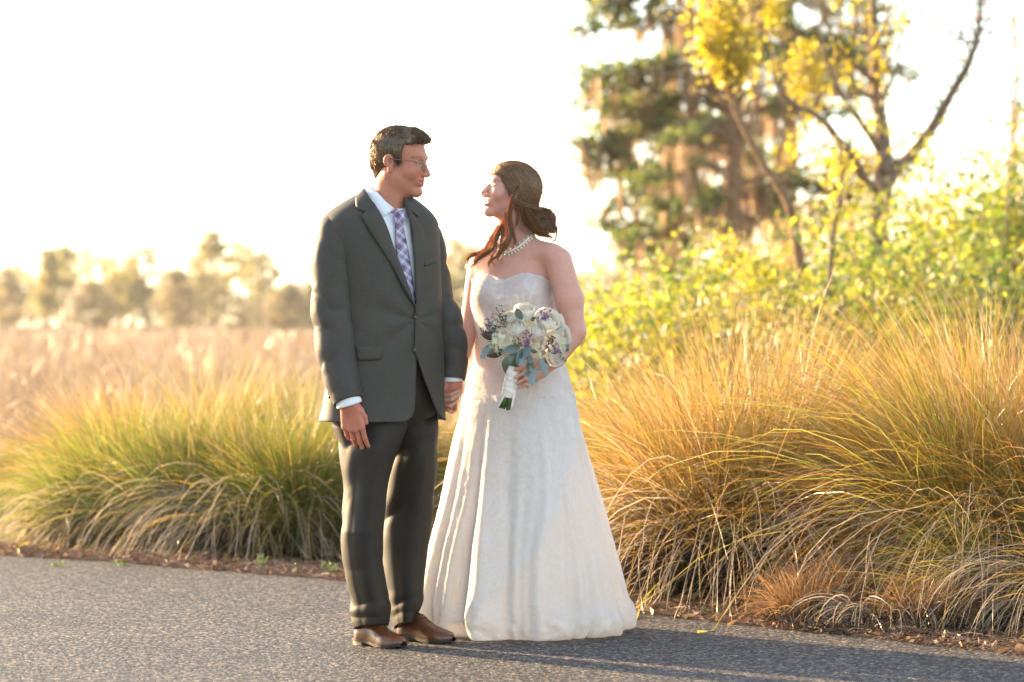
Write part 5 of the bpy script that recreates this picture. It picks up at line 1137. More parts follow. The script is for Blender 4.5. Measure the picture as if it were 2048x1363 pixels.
# --- gown
DK = np.array([  # py, L, R, half depth, centre Y
    (540, 939, 1103, .118, .215), (570, 937, 1106, .122, .215), (600, 939, 1112, .124, .215), (640, 945, 1115, .118, .215), (680, 951, 1117, .118, .218), (720, 945, 1126, .130, .225), (770, 931, 1143, .150, .235),
    (830, 923, 1153, .168, .245), (880, 910, 1165, .186, .255), (950, 896, 1182, .215, .27), (1020, 883, 1200, .248, .285), (1080, 870, 1212, .278, .30), (1150, 856, 1228, .308, .315), (1210, 846, 1240, .332, .33), (1250, 842, 1250, .342, .335), (1272, 850, 1246, .335, .335), (1282, 866, 1236, .325, .335)], float)
def gown_ring(py, t, off=0.0):
    f = lambda c: pchip(DK[:, 0], DK[:, c], py)
    Yc = f(4); cx = ((f(1) + f(2))/2 - 1024)*(CAMD + Yc)/FPX; hw = (f(2) - f(1))/2*(CAMD + Yc)/FPX; b = f(3)
    a = hw/np.sqrt(math.cos(PH)**2 + (b/hw)**2*math.sin(PH)**2)
    base_z = 0.006
    z = CAMH + (HOR - py)*(CAMD + .0)/FPX          # heights read at the front of the skirt
    z = np.where(py < 700, CAMH + (HOR - py)*(CAMD + .12)/FPX, z)
    wz = np.clip((py - 640)/240, 0, 1); z = (CAMH + (HOR - py)*(CAMD + .12)/FPX)*(1 - wz) + (CAMH + (HOR - py)*(CAMD + .0)/FPX)*wz
    z = np.maximum(z, base_z)
    n = 2.2; se = lambda v: np.sign(v)*np.abs(v)**(2/n)
    la = (a[..., None] if t.ndim > a.ndim else a)*se(np.sin(t)) ; fo = (b[..., None] if t.ndim > b.ndim else b)*se(np.cos(t))
    bc = lambda v: (v[..., None] if t.ndim > np.ndim(v) else v) + 0*t
    return np.stack([bc(cx), bc(Yc), bc(z)], -1) + la[..., None]*BL + fo[..., None]*BF
n = 260; m = 230
t = np.linspace(-np.pi, np.pi, n, endpoint=False)
# neckline height for each angle, read along the top edge
p0 = gown_ring(np.full(n, 555.0), t); pxs = 1024 + p0[:, 0]*FPX/(CAMD + p0[:, 1]); fr = np.cos(t) > -.15
NLx = [937, 948, 966, 984, 998, 1004, 1018, 1038, 1057, 1085, 1106]; NLy = [557, 549, 544.5, 550, 557.5, 558, 551, 545, 544.5, 552, 568]
top = np.where(fr, np.interp(pxs, NLx, NLy), 572); k_ = np.array([.25, .5, .25])
for _ in range(3): top = np.convolve(np.concatenate([top[-1:], top, top[:1]]), k_, 'valid') if False else top
vv = np.linspace(0, 1, m)**1.05
PYg = top[None]*(1 - vv[:, None]) + 1283*vv[:, None]
def gown_surface(PYg, Tg, layer=0):
    G = gown_ring(PYg, Tg)
    # carry the bust outwards from the body, keep everything outside it
    D = np.stack([np.sin(Tg)*BL[0] + np.cos(Tg)*BF[0], np.sin(Tg)*BL[1] + np.cos(Tg)*BF[1], 0*Tg], -1)
    low = np.clip((PYg - 780)/500, 0, 1)
    wob = vnoise(np.stack([np.cos(Tg)*2.2, np.sin(Tg)*2.2, PYg/230], -1), 1, 41)
    th = Tg + .10*wob*low
    d = low**1.3*.018*np.cos(th*9 + .8) + low**1.2*.014*np.cos(th*17 + 2.1 + wob*2) + low**1.4*.012*np.cos(th*31 + wob*4)
    for (a0, wd, amp) in ((-.30, .10, -.050), (-.12, .12, .035), (.10, .10, -.020), (-1.25, .12, .010), (-1.02, .10, -.014), (-.78, .10, .014), (.55, .2, .02), (.9, .14, -.02)):
        d = d + amp*low**1.25*np.exp(-((th - a0)/wd)**2)
    d = d*(1 - .5*np.exp(-((Tg - .35)/.75)**2))*(1 - .6*np.exp(-((Tg + 1.3)/.6)**2))
    hem = np.clip((PYg - 1205)/70, 0, 1)
    d = d + hem*.018*fbm(np.stack([np.cos(Tg)*9, np.sin(Tg)*9, PYg/30], -1), 1, 17) + .005*np.exp(-((PYg - 1240)/26)**2)
    # ruching of the bodice and drag lines over the hip
    ru = np.exp(-((PYg - 600)/60)**2); hipw = np.exp(-((PYg - 745)/60)**2)
    d = d + ru*.0012*np.sin(PYg/3.2 + Tg*5 + 3*wob) + hipw*.0035*np.sin(PYg/9 - Tg*6 + 4*wob)
    d = d + .0012*fbm(G, 45, 5)
    return G + D*(d + layer)[..., None]
G = gown_surface(PYg, np.repeat(t[None], m, 0))
flat = G.reshape(-1, 3); up_ = (PYg < 860).reshape(-1)
for _ in range(4):
    dd = f_torso(flat[up_]); gg = sdf_grad(f_torso, flat[up_]); gg /= np.linalg.norm(gg, axis=1, keepdims=True) + 1e-6
    # near the neckline hug the body; elsewhere only push out
    tp = np.clip(1 - (PYg.reshape(-1)[up_] - np.repeat(top[None], m, 0).reshape(-1)[up_])/40, 0, 1)
    onarm = np.zeros(len(dd))
    mv = np.where(dd < .006, .006 - dd, np.where(tp > 0, (.006 - dd)*tp, 0)); mv = np.clip(mv, -.012, .012)
    flat[up_] += gg*mv[:, None]*np.array((1, 1, .2))
G = flat.reshape(m, n, 3)
top_w = np.clip((PYg - top[None] - 6)/30, 0, 1)*np.clip((840 - PYg)/60, 0, 1)
for _ in range(14):
    sm = G.copy(); sm[1:-1] = (G[:-2] + G[2:] + np.roll(G, 1, 1)[1:-1] + np.roll(G, -1, 1)[1:-1])/4; G = G*(1 - top_w[..., None]) + sm*top_w[..., None]
flat = G.reshape(-1, 3); dd = f_torso(flat[up_]); gg = sdf_grad(f_torso, flat[up_]); gg /= np.linalg.norm(gg, axis=1, keepdims=True) + 1e-6
flat[up_] += gg*np.clip(.004 - dd, 0, .01)[:, None]; G = flat.reshape(m, n, 3)
def lace_mat(name, base, thread, trans, sc=1.0):
    mt, nt, b, out = newmat(name); L = nt.links.new; nt.nodes.remove(b)
    tc = N(nt, 'TexCoord'); nz = N(nt, 'TexNoise', i_Scale=16.0*sc, i_Detail=3.0); L(tc.outputs['Object'], nz.inputs['Vector'])
    vadd = N(nt, 'VectorMath', operation='MULTIPLY_ADD'); vadd.inputs[1].default_value = (.06, .06, .06); L(nz.outputs['Color'], vadd.inputs[0]); L(tc.outputs['Object'], vadd.inputs[2])
    v1 = N(nt, 'TexVoronoi', i_Scale=62.0*sc, feature='DISTANCE_TO_EDGE'); L(vadd.outputs[0], v1.inputs['Vector'])
    v2 = N(nt, 'TexVoronoi', i_Scale=260.0*sc, feature='DISTANCE_TO_EDGE'); L(vadd.outputs[0], v2.inputs['Vector'])
    n2 = N(nt, 'TexNoise', i_Scale=62.0*sc, i_Detail=6.0, i_Roughness=.7); L(vadd.outputs[0], n2.inputs['Vector'])
    r1 = ramp(nt, [(0, (.35, .35, .35)), (.12, (0, 0, 0))]); L(v1.outputs[0], r1.inputs[0])
    r2 = ramp(nt, [(0, (1, 1, 1)), (.22, (0, 0, 0))]); L(v2.outputs[0], r2.inputs[0])
    r3 = ramp(nt, [(.44, (0, 0, 0)), (.54, (1, 1, 1))]); L(n2.outputs[0], r3.inputs[0])
    a1 = N(nt, 'Math', operation='MULTIPLY'); L(r2.outputs[0], a1.inputs[0]); L(r3.outputs[0], a1.inputs[1])
    a2 = N(nt, 'Math', operation='MAXIMUM'); L(a1.outputs[0], a2.inputs[0]); L(r1.outputs[0], a2.inputs[1])
    a3 = N(nt, 'Math', operation='MULTIPLY'); a3.inputs[1].default_value = .6; L(r3.outputs[0], a3.inputs[0]); a4 = N(nt, 'Math', operation='MAXIMUM'); L(a2.outputs[0], a4.inputs[0]); L(a3.outputs[0], a4.inputs[1])
    mx = N(nt, 'Mix', data_type='RGBA'); mx.inputs[6].default_value = (*base, 1); mx.inputs[7].default_value = (*thread, 1); L(a4.outputs[0], mx.inputs[0])
    bp = N(nt, 'Bump', i_Strength=.55, i_Distance=.003); L(a4.outputs[0], bp.inputs['Height'])
    d = N(nt, 'BsdfDiffuse'); tl = N(nt, 'BsdfTranslucent'); g = N(nt, 'BsdfGlossy', i_Roughness=.4)
    for x in (d, tl): L(mx.outputs[2], x.inputs[0])
    L(bp.outputs[0], d.inputs['Normal']); L(bp.outputs[0], g.inputs['Normal'])
    s1 = N(nt, 'MixShader'); L(d.outputs[0], s1.inputs[1]); L(tl.outputs[0], s1.inputs[2])
    tf = N(nt, 'MapRange'); tf.inputs['To Min'].default_value = trans*1.25; tf.inputs['To Max'].default_value = trans*.6; L(a4.outputs[0], tf.inputs[0]); L(tf.outputs[0], s1.inputs[0])
    s2 = N(nt, 'MixShader'); s2.inputs[0].default_value = .05; L(s1.outputs[0], s2.inputs[1]); L(g.outputs[0], s2.inputs[2]); L(s2.outputs[0], out.inputs[0])
    return mt
gown_m = lace_mat('ivory_lace_over_satin', (.905, .865, .82), (.93, .925, .915), .48)
gown = blink('gown', mesh_np('gown', G.reshape(-1, 3), grid_faces(m, n, True)), gown_m)
# crossed lace overlay: hem runs up in a slant from the left to the slit
m2 = 150; OVx = [836, 870, 936, 978, 1024, 1066, 1100, 1147, 1180, 1215, 1250, 1285]; OVy = [1262, 1262, 1246, 1211, 1165, 1119, 1068, 985, 920, 870, 845, 835]
pe = gown_ring(np.full(n, 1150.0), t); pxe = 1024 + pe[:, 0]*FPX/(CAMD + pe[:, 1]); bot = np.where(np.cos(t) > -.1, np.interp(pxe, OVx, OVy), np.where(np.sin(t) > 0, 835, 1262))
vv2 = np.linspace(0, 1, m2)[:, None]; PYo = 790*(1 - vv2) + bot[None]*vv2
G2 = gown_surface(PYo, np.repeat(t[None], m2, 0), .004 + .003*vv2 + 0*PYo)
over = blink('lace_overlay', mesh_np('lace_overlay', G2.reshape(-1, 3), grid_faces(m2, n, True)), gown_m, gown)

# --- necklace: two staggered rows of pearls round the neck
pearl_m = simple('pearl', (.78, .72, .62), .18, .6); pm = MB()
NP = cat_path(np.array([(986, 476, 0), (990, 487, 0), (995, 496, 0), (1005, 503, 0), (1014, 505.5, 0), (1024, 502, 0), (1036, 495, 0), (1048, 486, 0), (1059, 476, 0), (1068, 469, 0), (1072, 463, 0)]), 34)
for i, p in enumerate(NP):
    r = .0052 if i % 3 else .0062
    if np.linalg.norm(on_surf(bv_b, p[0], p[1], 0) - PX(1030, 495, .17)) > .105: continue
    pm.ball(on_surf(bv_b, p[0], p[1], .004), r, 8, 6); 
    if i % 2: pm.ball(on_surf(bv_b, p[0] + 1.2, p[1] + 5, .004), .0046, 8, 6)
    if i % 3 == 0: pm.ball(on_surf(bv_b, p[0] - 1.5, p[1] - 4.5, .004), .0038, 8, 6)
blink('necklace', pm.mesh('necklace'), pearl_m)

# --- hair
bhair_m = hair_mat('brown_long_hair', [(0, (.145, .082, .038)), (.6, (.25, .148, .072)), (1, (.40, .26, .135))], .32)
def bcap(P):
    q = bhead.loc(P)/bs
    a = sd_ell(q, (-.022, 0, .040), (.106, .084, .082)); b = sd_ell(q, (-.070, 0, .000), (.062, .072, .070))
    d = smin(a, b, .04)
    d = smin(d, sd_cone(q, (-.055, .005, -.025), (-.108, .020, -.088), .060, .036), .03)
    for sy in (-1, 1): d = smin(d, sd_ell(q, (-.020, sy*.050, -.022), (.050, .034, .062)), .03)
    x, y, z = q.T
    line = np.where(x > .07, .050 + (x - .07)*0, np.interp(x, [-.2, -.06, -.017, .0, .036, .058, .07], [-.135, -.110, -.082, -.046, .002, .034, .050]))
    return smax(d, line - z, .010)*bs
V, Q = sdf_mesh(bcap, bhead.t - .19, bhead.t + .19, .0036)
bh = MB(); bh.add(V, Q)
rng = np.random.default_rng(9)
def surf_strands(roots, target, k, step, jit, w0=.0007, lift=.001):
    Pn = V[roots].copy(); path = [Pn.copy()]; dj = rng.normal(0, jit, Pn.shape); tj = target + rng.normal(0, .012, Pn.shape)
    for i in range(k):
        d = tj - Pn; dist = np.linalg.norm(d, axis=1, keepdims=True); d = d/(dist + 1e-6)
        g = sdf_grad(bcap, Pn); g /= np.linalg.norm(g, axis=1, keepdims=True) + 1e-6
        far = np.clip(dist/.10, 0, 1)
        d = d - g*(d*g).sum(1, keepdims=True) + bhead.R[:, 2]*-.10*0 + dj*(1 + .5*math.sin(i*.9)); d /= np.linalg.norm(d, axis=1, keepdims=True) + 1e-6
        Pn = Pn + d*step*np.clip(dist/.02, .15, 1)
        f = bcap(Pn)[:, None]; Pn = Pn - g*(f - lift - .002*math.sin(i))*.9; path.append(Pn.copy())
    path = np.stack(path, 1)
    for p in path:
        if not np.isfinite(p).all(): continue
        bh.tube(p, np.concatenate([[.0007], np.full(k-1, w0), [.0003]]), 3, cap=False)
q = bhead.loc(V)/bs; out_ = np.where(bcap(V + .0) < .004)[0]
bun = PX(1090, 428, .17)
camside = np.where(q[:, 1] > -.06)[0]
surf_strands(rng.choice(camside, 4200), bun, 13, .0105, .045)
surf_strands(rng.choice(np.where(q[:, 1] <= .0)[0], 700), PX(1092, 428, .26), 12, .0105, .10)
def lock(pts, r, n, amp=.006, freq=3.0, w=.00055, k=26, seed=0, taper=.25):
    n = int(n*1.25)
    C0 = cat_path(np.array([PX(*p) for p in pts]), k); rg = np.random.default_rng(seed + 77)
    Tn = np.gradient(C0, axis=0); Tn /= np.linalg.norm(Tn, axis=1, keepdims=True); A = np.cross(Tn, (0, 1., .1)); A /= np.linalg.norm(A, axis=1, keepdims=True) + 1e-9; B = np.cross(Tn, A)
    s = np.linspace(0, 1, k)
    for i in range(n):
        o = rg.normal(0, .45, 2); end = rg.uniform(.72, 1.0); ph = rg.normal(0, .5); a = amp*rg.uniform(.5, 1.6)
        rr = r*(1 - (1 - taper)*s**1.5)*(.35 + .65*np.clip(s*4, 0, 1))
        off = A*((o[0]*rr + a*np.sin(s*freq*2*np.pi + ph)*s)[:, None]) + B*((o[1]*rr + a*np.cos(s*freq*2*np.pi + ph)*s)[:, None])
        p = (C0 + off)[:max(4, int(k*end))]
        kk = len(p); bh.tube(p, w*np.concatenate([np.full(kk-3, 1.0), [.8, .55, .2]]), 3, cap=False)
lock([(1036, 372, .155), (1027, 394, .106), (1021, 412, .098), (1019, 430, .105), (1022, 452, .11), (1026, 470, .115), (1029, 488, .12), (1025, 504, .12)], .012, 70, .003, 1.5, seed=1)
lock([(1012, 425, .12), (1017, 446, .12), (1019, 464, .115), (1013, 484, .11), (1003, 500, .11), (996, 514, .11), (1000, 524, .11)], .020, 130, .004, 2.0, seed=2)
lock([(1010, 440, .19), (1000, 462, .16), (990, 484, .15), (978, 502, .15), (962, 515, .155), (946, 527, .16), (930, 538, .165)], .019, 110, .006, 2.5, seed=3)
lock([(998, 452, .22), (985, 474, .19), (975, 492, .18), (960, 506, .18), (947, 512, .18), (934, 520, .18), (926, 541, .18)], .014, 70, .007, 2.5, seed=4)
lock([(1010, 452, .15), (1004, 478, .125), (1001, 500, .12), (994, 516, .115), (982, 521, .115), (976, 527, .115), (977, 542, .115)], .010, 45, .005, 2.5, seed=5)
lock([(1004, 450, .16), (993, 476, .14), (990, 500, .135), (984, 520, .13), (988, 535, .125), (992, 545, .125)], .008, 14, .006, 2.5, seed=6)
lock([(1042, 410, .09), (1047, 430, .11), (1060, 452, .14), (1080, 468, .16), (1100, 474, .17), (1110, 482, .17)], .020, 150, .003, 1.5, seed=7)
lock([(1052, 418, .09), (1062, 438, .11), (1078, 455, .13), (1094, 462, .15), (1106, 464, .16), (1110, 474, .16)], .018, 130, .003, 1.5, seed=8)
lock([(1035, 402, .10), (1036, 424, .12), (1034, 444, .13), (1026, 458, .13), (1023, 470, .125)], .006, 12, .004, 1.5, seed=9)
lock([(1020, 398, .105), (1048, 412, .095), (1072, 418, .11), (1090, 418, .14), (1098, 424, .16)], .012, 110, .003, 1.0, seed=10)
for i, (cx, cy, r0, ax) in enumerate([(1090, 428, .020, .2), (1098, 438, .021, .8), (1084, 440, .022, .4), (1096, 450, .018, 1.3), (1088, 452, .020, .9), (1100, 446, .013, .0), (1104, 458, .012, .5), (1080, 430, .018, 1.6)]):
    c = PX(cx, cy, .15 + .02*math.sin(i*2)); rg = np.random.default_rng(i + 300)
    ang = np.linspace(0, 2*np.pi*1.15, 20); u1 = np.array((math.cos(ax), .3, math.sin(ax))); u1 /= np.linalg.norm(u1); u2 = np.cross(u1, (.3*math.sin(i), -1, .2)); u2 /= np.linalg.norm(u2)
    for j in range(80):
        o = rg.normal(0, .0045, 3); rr = r0*rg.uniform(.75, 1.12)
        p = c + o + rr*(np.cos(ang + i)[:, None]*u1 + .85*np.sin(ang + i)[:, None]*u2) + np.outer(np.linspace(-.5, .5, 20), (.0, -.012, .004))
        bh.tube(p, .0006, 3, cap=False)
lock([(1086, 420, .15), (1100, 424, .15), (1107, 434, .15), (1101, 442, .15), (1093, 436, .145)], .004, 16, .002, 1, seed=21)
lock([(1098, 448, .16), (1110, 456, .16), (1113, 470, .16), (1108, 484, .16), (1100, 478, .16)], .004, 16, .002, 1, seed=22)
lock([(1075, 470, .15), (1095, 476, .16), (1112, 482, .17), (1128, 484, .17)], .003, 5, .003, 1, seed=23)
q = bhead.loc(V)/bs
for i in rng.choice(len(V), 420):
    gq = sdf_grad(bcap, V[i:i+1])[0]; gq /= np.linalg.norm(gq) + 1e-9; d = bhead.R @ np.array((-.8, rng.normal(0, .4), rng.normal(-.4, .5))); d -= gq*(d@gq)*.8; d /= np.linalg.norm(d); Ls = rng.uniform(.03, .09); tq = np.linspace(0, 1, 7)[:, None]
    bh.tube(V[i] + d*Ls*tq + gq*(rng.uniform(.05, .28)*Ls*np.sin(tq*2.4)), np.array((.0004,)*5 + (.0003, .0001)), 3, cap=False)
bhair = blink('hair', bh.mesh('hair'), bhair_m)

# ------------------------------------------------------------------ the bouquet
boq = thing('bouquet', 'bridal bouquet of white roses, hydrangea and dusty green leaves with ribbon-wrapped stems', 'bouquet', loc=tuple(PX(1021, 775, -.045)))
QP = np.array(boq.location)
def qlink(name, me, mat, parent=None, M=None):
    o = link(name, me, mat, parent or boq)
    if M is not None: o.matrix_local = M
    return o
petal_m = leafmat('white_petal', [(0, (.90, .86, .76)), (1, (.94, .91, .85))], .42, .5, along=[(0, (.95, .80, .55)), (.45, (1, .97, .92)), (1, (1, 1, 1))], gloss=.03)
hyd_m = leafmat('pale_green_white_floret', [(0, (.70, .72, .46)), (.5, (.86, .85, .66)), (1, (.92, .90, .80))], .4, .5, gloss=.03)
def petal_mesh():
    V = []; A = []; nu, nv = 7, 7
    for i in range(nv):
        v = i/(nv-1)
        for j in range(nu):
            u = j/(nu-1)*2 - 1; wv = .62*math.sin(min(1, v*1.25+.12)*math.pi*.5)**.8*(1 - .25*max(0, v-.75)*2)
            x = u*wv; z = v*1.0 - .10*u*u*v; y = .42*(x*x) - .22*math.sin(v*math.pi*.8) + .30*max(0, v - .72)**1.2*3*.6
            V.append((x, -y*-1 + .0, z)); A.append(v)
    return mesh_np('petal', np.array(V), grid_faces(nv, nu), attrs={'t': np.array(A)})
PET = petal_mesh(); PET.materials.append(petal_m)
def frame(nv, roll=0.0):
    nv = np.asarray(nv, float)/np.linalg.norm(nv); a = np.cross(nv, (.31, .2, .93)); a /= np.linalg.norm(a); b = np.cross(nv, a)
    c, s = math.cos(roll), math.sin(roll); return np.stack([a*c + b*s, -a*s + b*c, nv], 1)
def M44(R, t, s=1.0):
    M = np.eye(4); M[:3, :3] = np.asarray(R)*s; M[:3, 3] = t; return Matrix(M.tolist())
BC = PX(1052, 690, .03)
def rose(px, py, Y, r, open_=.8, seed=0):
    c = PX(px, py, Y); nv = c - BC; nv = nv/np.linalg.norm(nv) + np.array((0, -.55, .25)); R = frame(nv, seed)
    core = MB(); core.ball((0, 0, .15), (.26, .26, .42), 10, 6, t=np.full(10*6+2, .25))
    o = qlink('rose', core.mesh('rose'), petal_m, boq, M44(R, c - QP, r)); rg = np.random.default_rng(seed)
    k = 0
    for ring, (cnt, rad, tilt, sc) in enumerate([(4, .10, -6, .66), (5, .18, 4, .82), (6, .27, 18, .96), (6, .33, 38, 1.05)]):
        for j in range(cnt):
            a = 2*np.pi*(j + .5*(ring % 2))/cnt + rg.normal(0, .12); tl = math.radians(tilt*open_ + rg.normal(0, 5)); s = sc*rg.uniform(.92, 1.08)
            # petal frame: x tangent, y outwards, z up; lean outwards by tl
            out = np.array((math.cos(a), math.sin(a), 0)); tan = np.array((-math.sin(a), math.cos(a), 0)); up = np.array((0, 0, 1.))
            z = up*math.cos(tl) + out*math.sin(tl); y = out*math.cos(tl) - up*math.sin(tl)
            Rm = np.stack([-tan, -y, z], 1)
            qlink('petal', PET, None, o, M44(Rm, out*rad + up*(-.42 + .10*(3-ring)*.6), s)); k += 1
    return o
for i, (a, b, Y, r, op) in enumerate([(1052, 630, .0, .047, .95), (1034, 657, -.075, .040, .55), (1094, 646, -.055, .055, 1.0), (1118, 672, -.035, .046, 1.0), (1108, 708, -.055, .040, .9), (1020, 640, -.02, .036, .9), (1076, 664, -.095, .036, .7), (985, 652, -.02, .022, .5)]): rose(a, b, Y, r, op, i + 3)
# hydrangea heads: many four-petalled florets
def floret(mb, c, nv, r, rg):
    R = frame(nv, rg.uniform(0, 6))
    for j in range(4):
        a = j*np.pi/2; d = R @ np.array((math.cos(a), math.sin(a), .25)); e = R @ np.array((-math.sin(a), math.cos(a), 0))
        mb.add([c, c + d*r*.55 + e*r*.42, c + d*r + R[:, 2]*r*.1, c + d*r*.55 - e*r*.42], [(0, 1, 2, 3)])
def hydrangea(px, py, Y, r, seed):
    c = PX(px, py, Y); rg = np.random.default_rng(seed); mb = MB()
    for i in range(150):
        d = rg.normal(0, 1, 3); d /= np.linalg.norm(d)
        if d[1] > .5: continue
        floret(mb, c + d*r*rg.uniform(.72, 1.05)*np.array((1, .8, .95)), d + rg.normal(0, .3, 3), .0085*rg.uniform(.8, 1.25), rg)
    mb.V = [v - QP for v in mb.V]; o = qlink('hydrangea', mb.mesh('hydrangea', False), hyd_m); o['kind'] = 'stuff'
for i, (a, b, Y, r) in enumerate([(1006, 683, -.055, .050), (1080, 694, -.075, .043), (1046, 652, -.04, .032), (1022, 700, -.06, .030), (1116, 692, -.045, .03)]): hydrangea(a, b, Y, r, 50 + i)
# leaves
def leaf_mesh(wd=.42, fold=.15, curl=.25, lobed=False, nu=5, nv=9):
    V = []
    for i in range(nv):
        v = i/(nv-1); w_ = wd*math.sin(math.pi*min(1, v*.96 + .03))**.75*(1 - .25*v)
        if lobed: w_ *= .75 + .35*math.sin(v*16)
        for j in range(nu): u = j/(nu-1)*2 - 1; V.append((u*w_, -fold*abs(u)*w_ + curl*v*v, v))
    return mesh_np('leaf', np.array(V), grid_faces(nv, nu))
def lm(name, c, c2, tr=.2, g=.06): return leafmat(name, [(0, c), (1, c2)], tr, .4, gloss=g)
LM = {'euc': lm('dusty_eucalyptus', (.075, .12, .105), (.13, .18, .155)), 'dark': lm('bronze_magnolia_leaf', (.045, .035, .018), (.08, .05, .02), .1, .12), 'green': lm('camellia_green', (.03, .085, .03), (.05, .12, .04), .15, .12), 'silver': lm('dusty_miller', (.20, .26, .27), (.28, .33, .33), .15, .02)}
LMESH = {}
for kx, (wd, fo, cu, lo) in {'euc': (.30, .2, .12, 0), 'dark': (.34, .25, -.2, 0), 'green': (.48, .2, -.15, 0), 'silver': (.40, .15, .2, 1)}.items():
    LMESH[kx] = leaf_mesh(wd, fo, cu, lo); LMESH[kx].materials.append(LM[kx])
def leaf(kx, a, b, ln, roll=0):
    p = PX(*a); d = PX(*b) - p; Ls = np.linalg.norm(d); z = d/Ls; x = np.cross((0.25*math.sin(roll*3), -1, .3*math.cos(roll*2)), z); x /= np.linalg.norm(x); y = np.cross(z, x)
    qlink('leaf', LMESH[kx], None, boq, M44(np.stack([x, y, z], 1), p - QP, Ls))
for i, (kx, a, b) in enumerate([
    ('euc', (1044, 640, -.06), (1031, 616, -.08)), ('euc', (1062, 642, -.07), (1073, 634, -.09)), ('dark', (993, 676, -.03), (963, 670, -.04)), ('dark', (996, 664, -.03), (974, 652, -.05)), ('dark', (998, 690, -.04), (965, 703, -.05)), ('dark', (1008, 698, -.05), (976, 712, -.07)),
    ('green', (1024, 712, -.08), (1009, 746, -.07)), ('green', (1100, 712, -.05), (1126, 728, -.04)), ('green', (1092, 708, -.06), (1132, 712, -.03)), ('green', (1035, 705, -.09), (1020, 728, -.10)), ('dark', (1085, 712, -.05), (1120, 722, -.03)),
    ('euc', (1050, 696, -.11), (1032, 728, -.125)), ('euc', (1040, 692, -.11), (1006, 702, -.115)), ('euc', (1058, 690, -.12), (1048, 716, -.14)), ('euc', (1060, 700, -.12), (1076, 702, -.13)), ('euc', (1056, 706, -.12), (1062, 728, -.13)),
    ('silver', (1060, 722, -.11), (1066, 770, -.11)), ('silver', (1080, 716, -.09), (1094, 750, -.09)), ('silver', (1050, 712, -.12), (1038, 730, -.13)), ('silver', (1122, 700, -.05), (1140, 688, -.05)), ('silver', (1120, 712, -.04), (1134, 722, -.05)), ('euc', (1126, 690, -.04), (1138, 702, -.06)), ('silver', (985, 690, -.05), (962, 716, -.05))]): leaf(kx, a, b, 0, i)
# dark berry sprigs and violet waxflowers
berry_m = simple('dark_berry', (.035, .025, .035), .35, .5); wax_m = leafmat('violet_waxflower', [(0, (.20, .08, .20)), (.6, (.34, .16, .34)), (1, (.50, .34, .48))], .3, .5, gloss=.04); seed_m = simple('seeded_green', (.16, .18, .09), .6, .3)
def sprig(name, a, bpts, mat, r, seed, fl=False):
    mb = MB(); rg = np.random.default_rng(seed); p0 = PX(*a)
    for b in bpts:
        p1 = PX(*b); md = (p0 + p1)/2 + rg.normal(0, .006, 3); pa = cat_path(np.array([p0, md, p1]), 7); mb.tube(pa, .0009, 4)
        for q in pa[2:]:
            for _ in range(2):
                c = q + rg.normal(0, .0055, 3); mb.tube([q, c], .0006, 3)
                if fl: floret(mb, c, np.array((0, -1, .3)) + rg.normal(0, .5, 3), r*2.2, rg); floret(mb, c + (0, -.001, 0), np.array((0, -1, .3)) + rg.normal(0, .5, 3), r*1.6, rg)
                else: mb.ball(c, r*rg.uniform(.7, 1.2), 6, 4)
    mb.V = [v - QP for v in mb.V]; return qlink(name, mb.mesh(name), mat)
sprig('berry_sprig', (1012, 655, -.04), [(992, 616, -.04), (1004, 614, -.05), (996, 630, -.05), (984, 634, -.04), (972, 638, -.04), (969, 648, -.04), (1010, 632, -.06)], berry_m, .0022, 1)
sprig('berry_sprig', (985, 665, -.04), [(962, 663, -.05), (966, 672, -.05)], berry_m, .0022, 2)
sprig('berry_sprig', (1095, 690, -.09), [(1104, 672, -.10), (1112, 676, -.10), (1098, 676, -.10)], berry_m, .0028, 3)
sprig('waxflower_sprig', (1084, 648, -.08), [(1086, 620, -.08), (1096, 622, -.08), (1092, 630, -.10)], wax_m, .0025, 4, True)
sprig('waxflower_sprig', (1056, 700, -.10), [(1053, 662, -.12), (1060, 672, -.13), (1058, 684, -.13)], wax_m, .0025, 5, True)
sprig('waxflower_sprig', (1104, 705, -.09), [(1110, 690, -.11), (1114, 698, -.11), (1102, 682, -.11)], wax_m, .0025, 6, True)
sprig('seed_sprig', (1044, 690, -.10), [(1028, 684, -.12), (1036, 676, -.12), (1022, 694, -.11)], seed_m, .0026, 7)
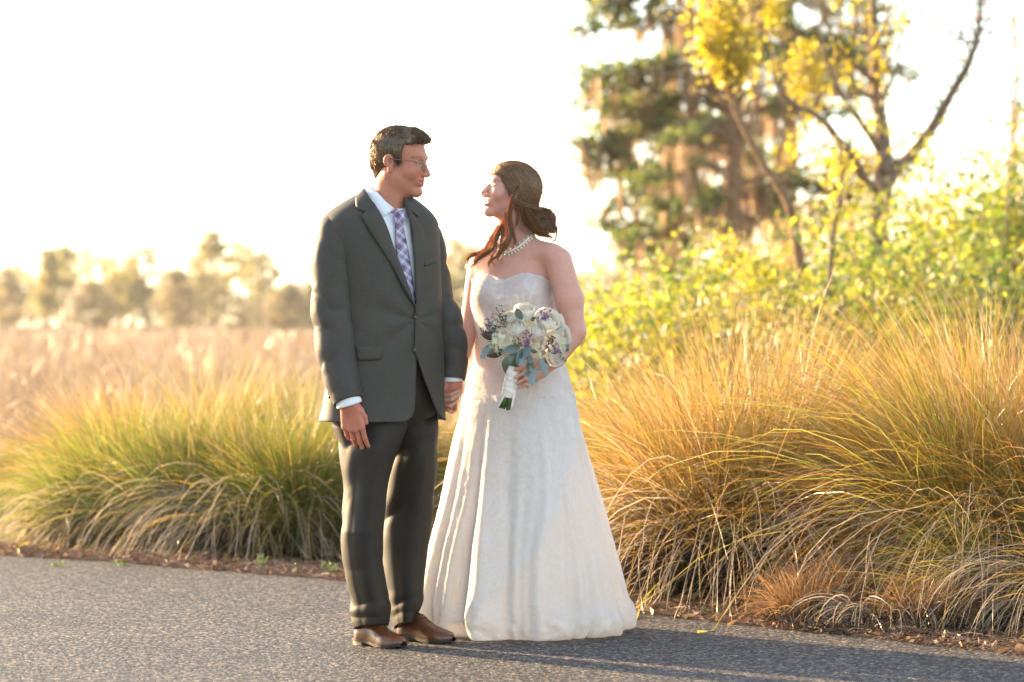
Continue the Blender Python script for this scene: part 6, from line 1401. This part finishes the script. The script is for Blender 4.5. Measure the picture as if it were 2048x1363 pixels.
sprig('seed_sprig', (1060, 715, -.11), [(1060, 742, -.12), (1068, 736, -.12), (1054, 748, -.12)], seed_m, .0026, 8)
# stems and ribbon
st_m = simple('cut_green_stem', (.07, .12, .03), .5, .4, noise=.35, nscale=40)
h0, h1 = PX(1031, 728, -.055), PX(1011, 813, -.045); ax = (h1 - h0)/np.linalg.norm(h1 - h0); sx = np.cross(ax, (0, -1, 0)); sx /= np.linalg.norm(sx); sy = np.cross(ax, sx); rg = np.random.default_rng(4)
for i in range(11):
    a = i*2.4; r = .020*math.sqrt((i + .5)/11); o = sx*r*math.cos(a) + sy*r*math.sin(a); mb = MB()
    mb.tube(cat_path(np.array([h0 + o*.8 - QP, (h0 + h1)/2 + o*.75 - QP, h1 + o*1.15 + ax*rg.uniform(-.012, .008) - QP]), 6), .0042*rg.uniform(.8, 1.2), 7); qlink('stem', mb.mesh('stem'), st_m)
rb_m = simple('ivory_satin_ribbon', (.80, .72, .64), .35, .5, bump=.1, bscale=60)
G = []; aa = np.linspace(0, 2*np.pi, 40, endpoint=False)
for i in range(26):
    f = i/25; c = h0*(1-f) + h1*f*1 ; c = h0 + (h1 - h0)*(.04 + .72*f) - QP; r = .0285 - .004*f + .0008*math.sin(f*34)
    G.append([c + (sx*math.cos(x) + sy*math.sin(x))*(r + .0009*math.sin(x*2 + f*14)) for x in aa])
rbm = MB(); rbm.add(np.array(G).reshape(-1, 3), grid_faces(26, 40, True)); wrap = qlink('ribbon_wrap', rbm.mesh('ribbon_wrap'), rb_m)
def tail(pts, wd):
    C0 = cat_path(np.array([PX(*p) for p in pts]), 14) - QP; Vt = np.stack([C0 - np.array((wd/2, 0, 0)), C0 + np.array((wd/2, .004, 0))], 1).reshape(-1, 3)
    o = qlink('ribbon_tail', mesh_np('ribbon_tail', Vt, grid_faces(14, 2)), rb_m, wrap); add_mod_solid(o, .0008, 0)
tail([(1012, 782, -.078), (1004, 798, -.075), (996, 812, -.07)], .008); tail([(1028, 785, -.078), (1026, 800, -.078), (1023, 814, -.075)], .007)
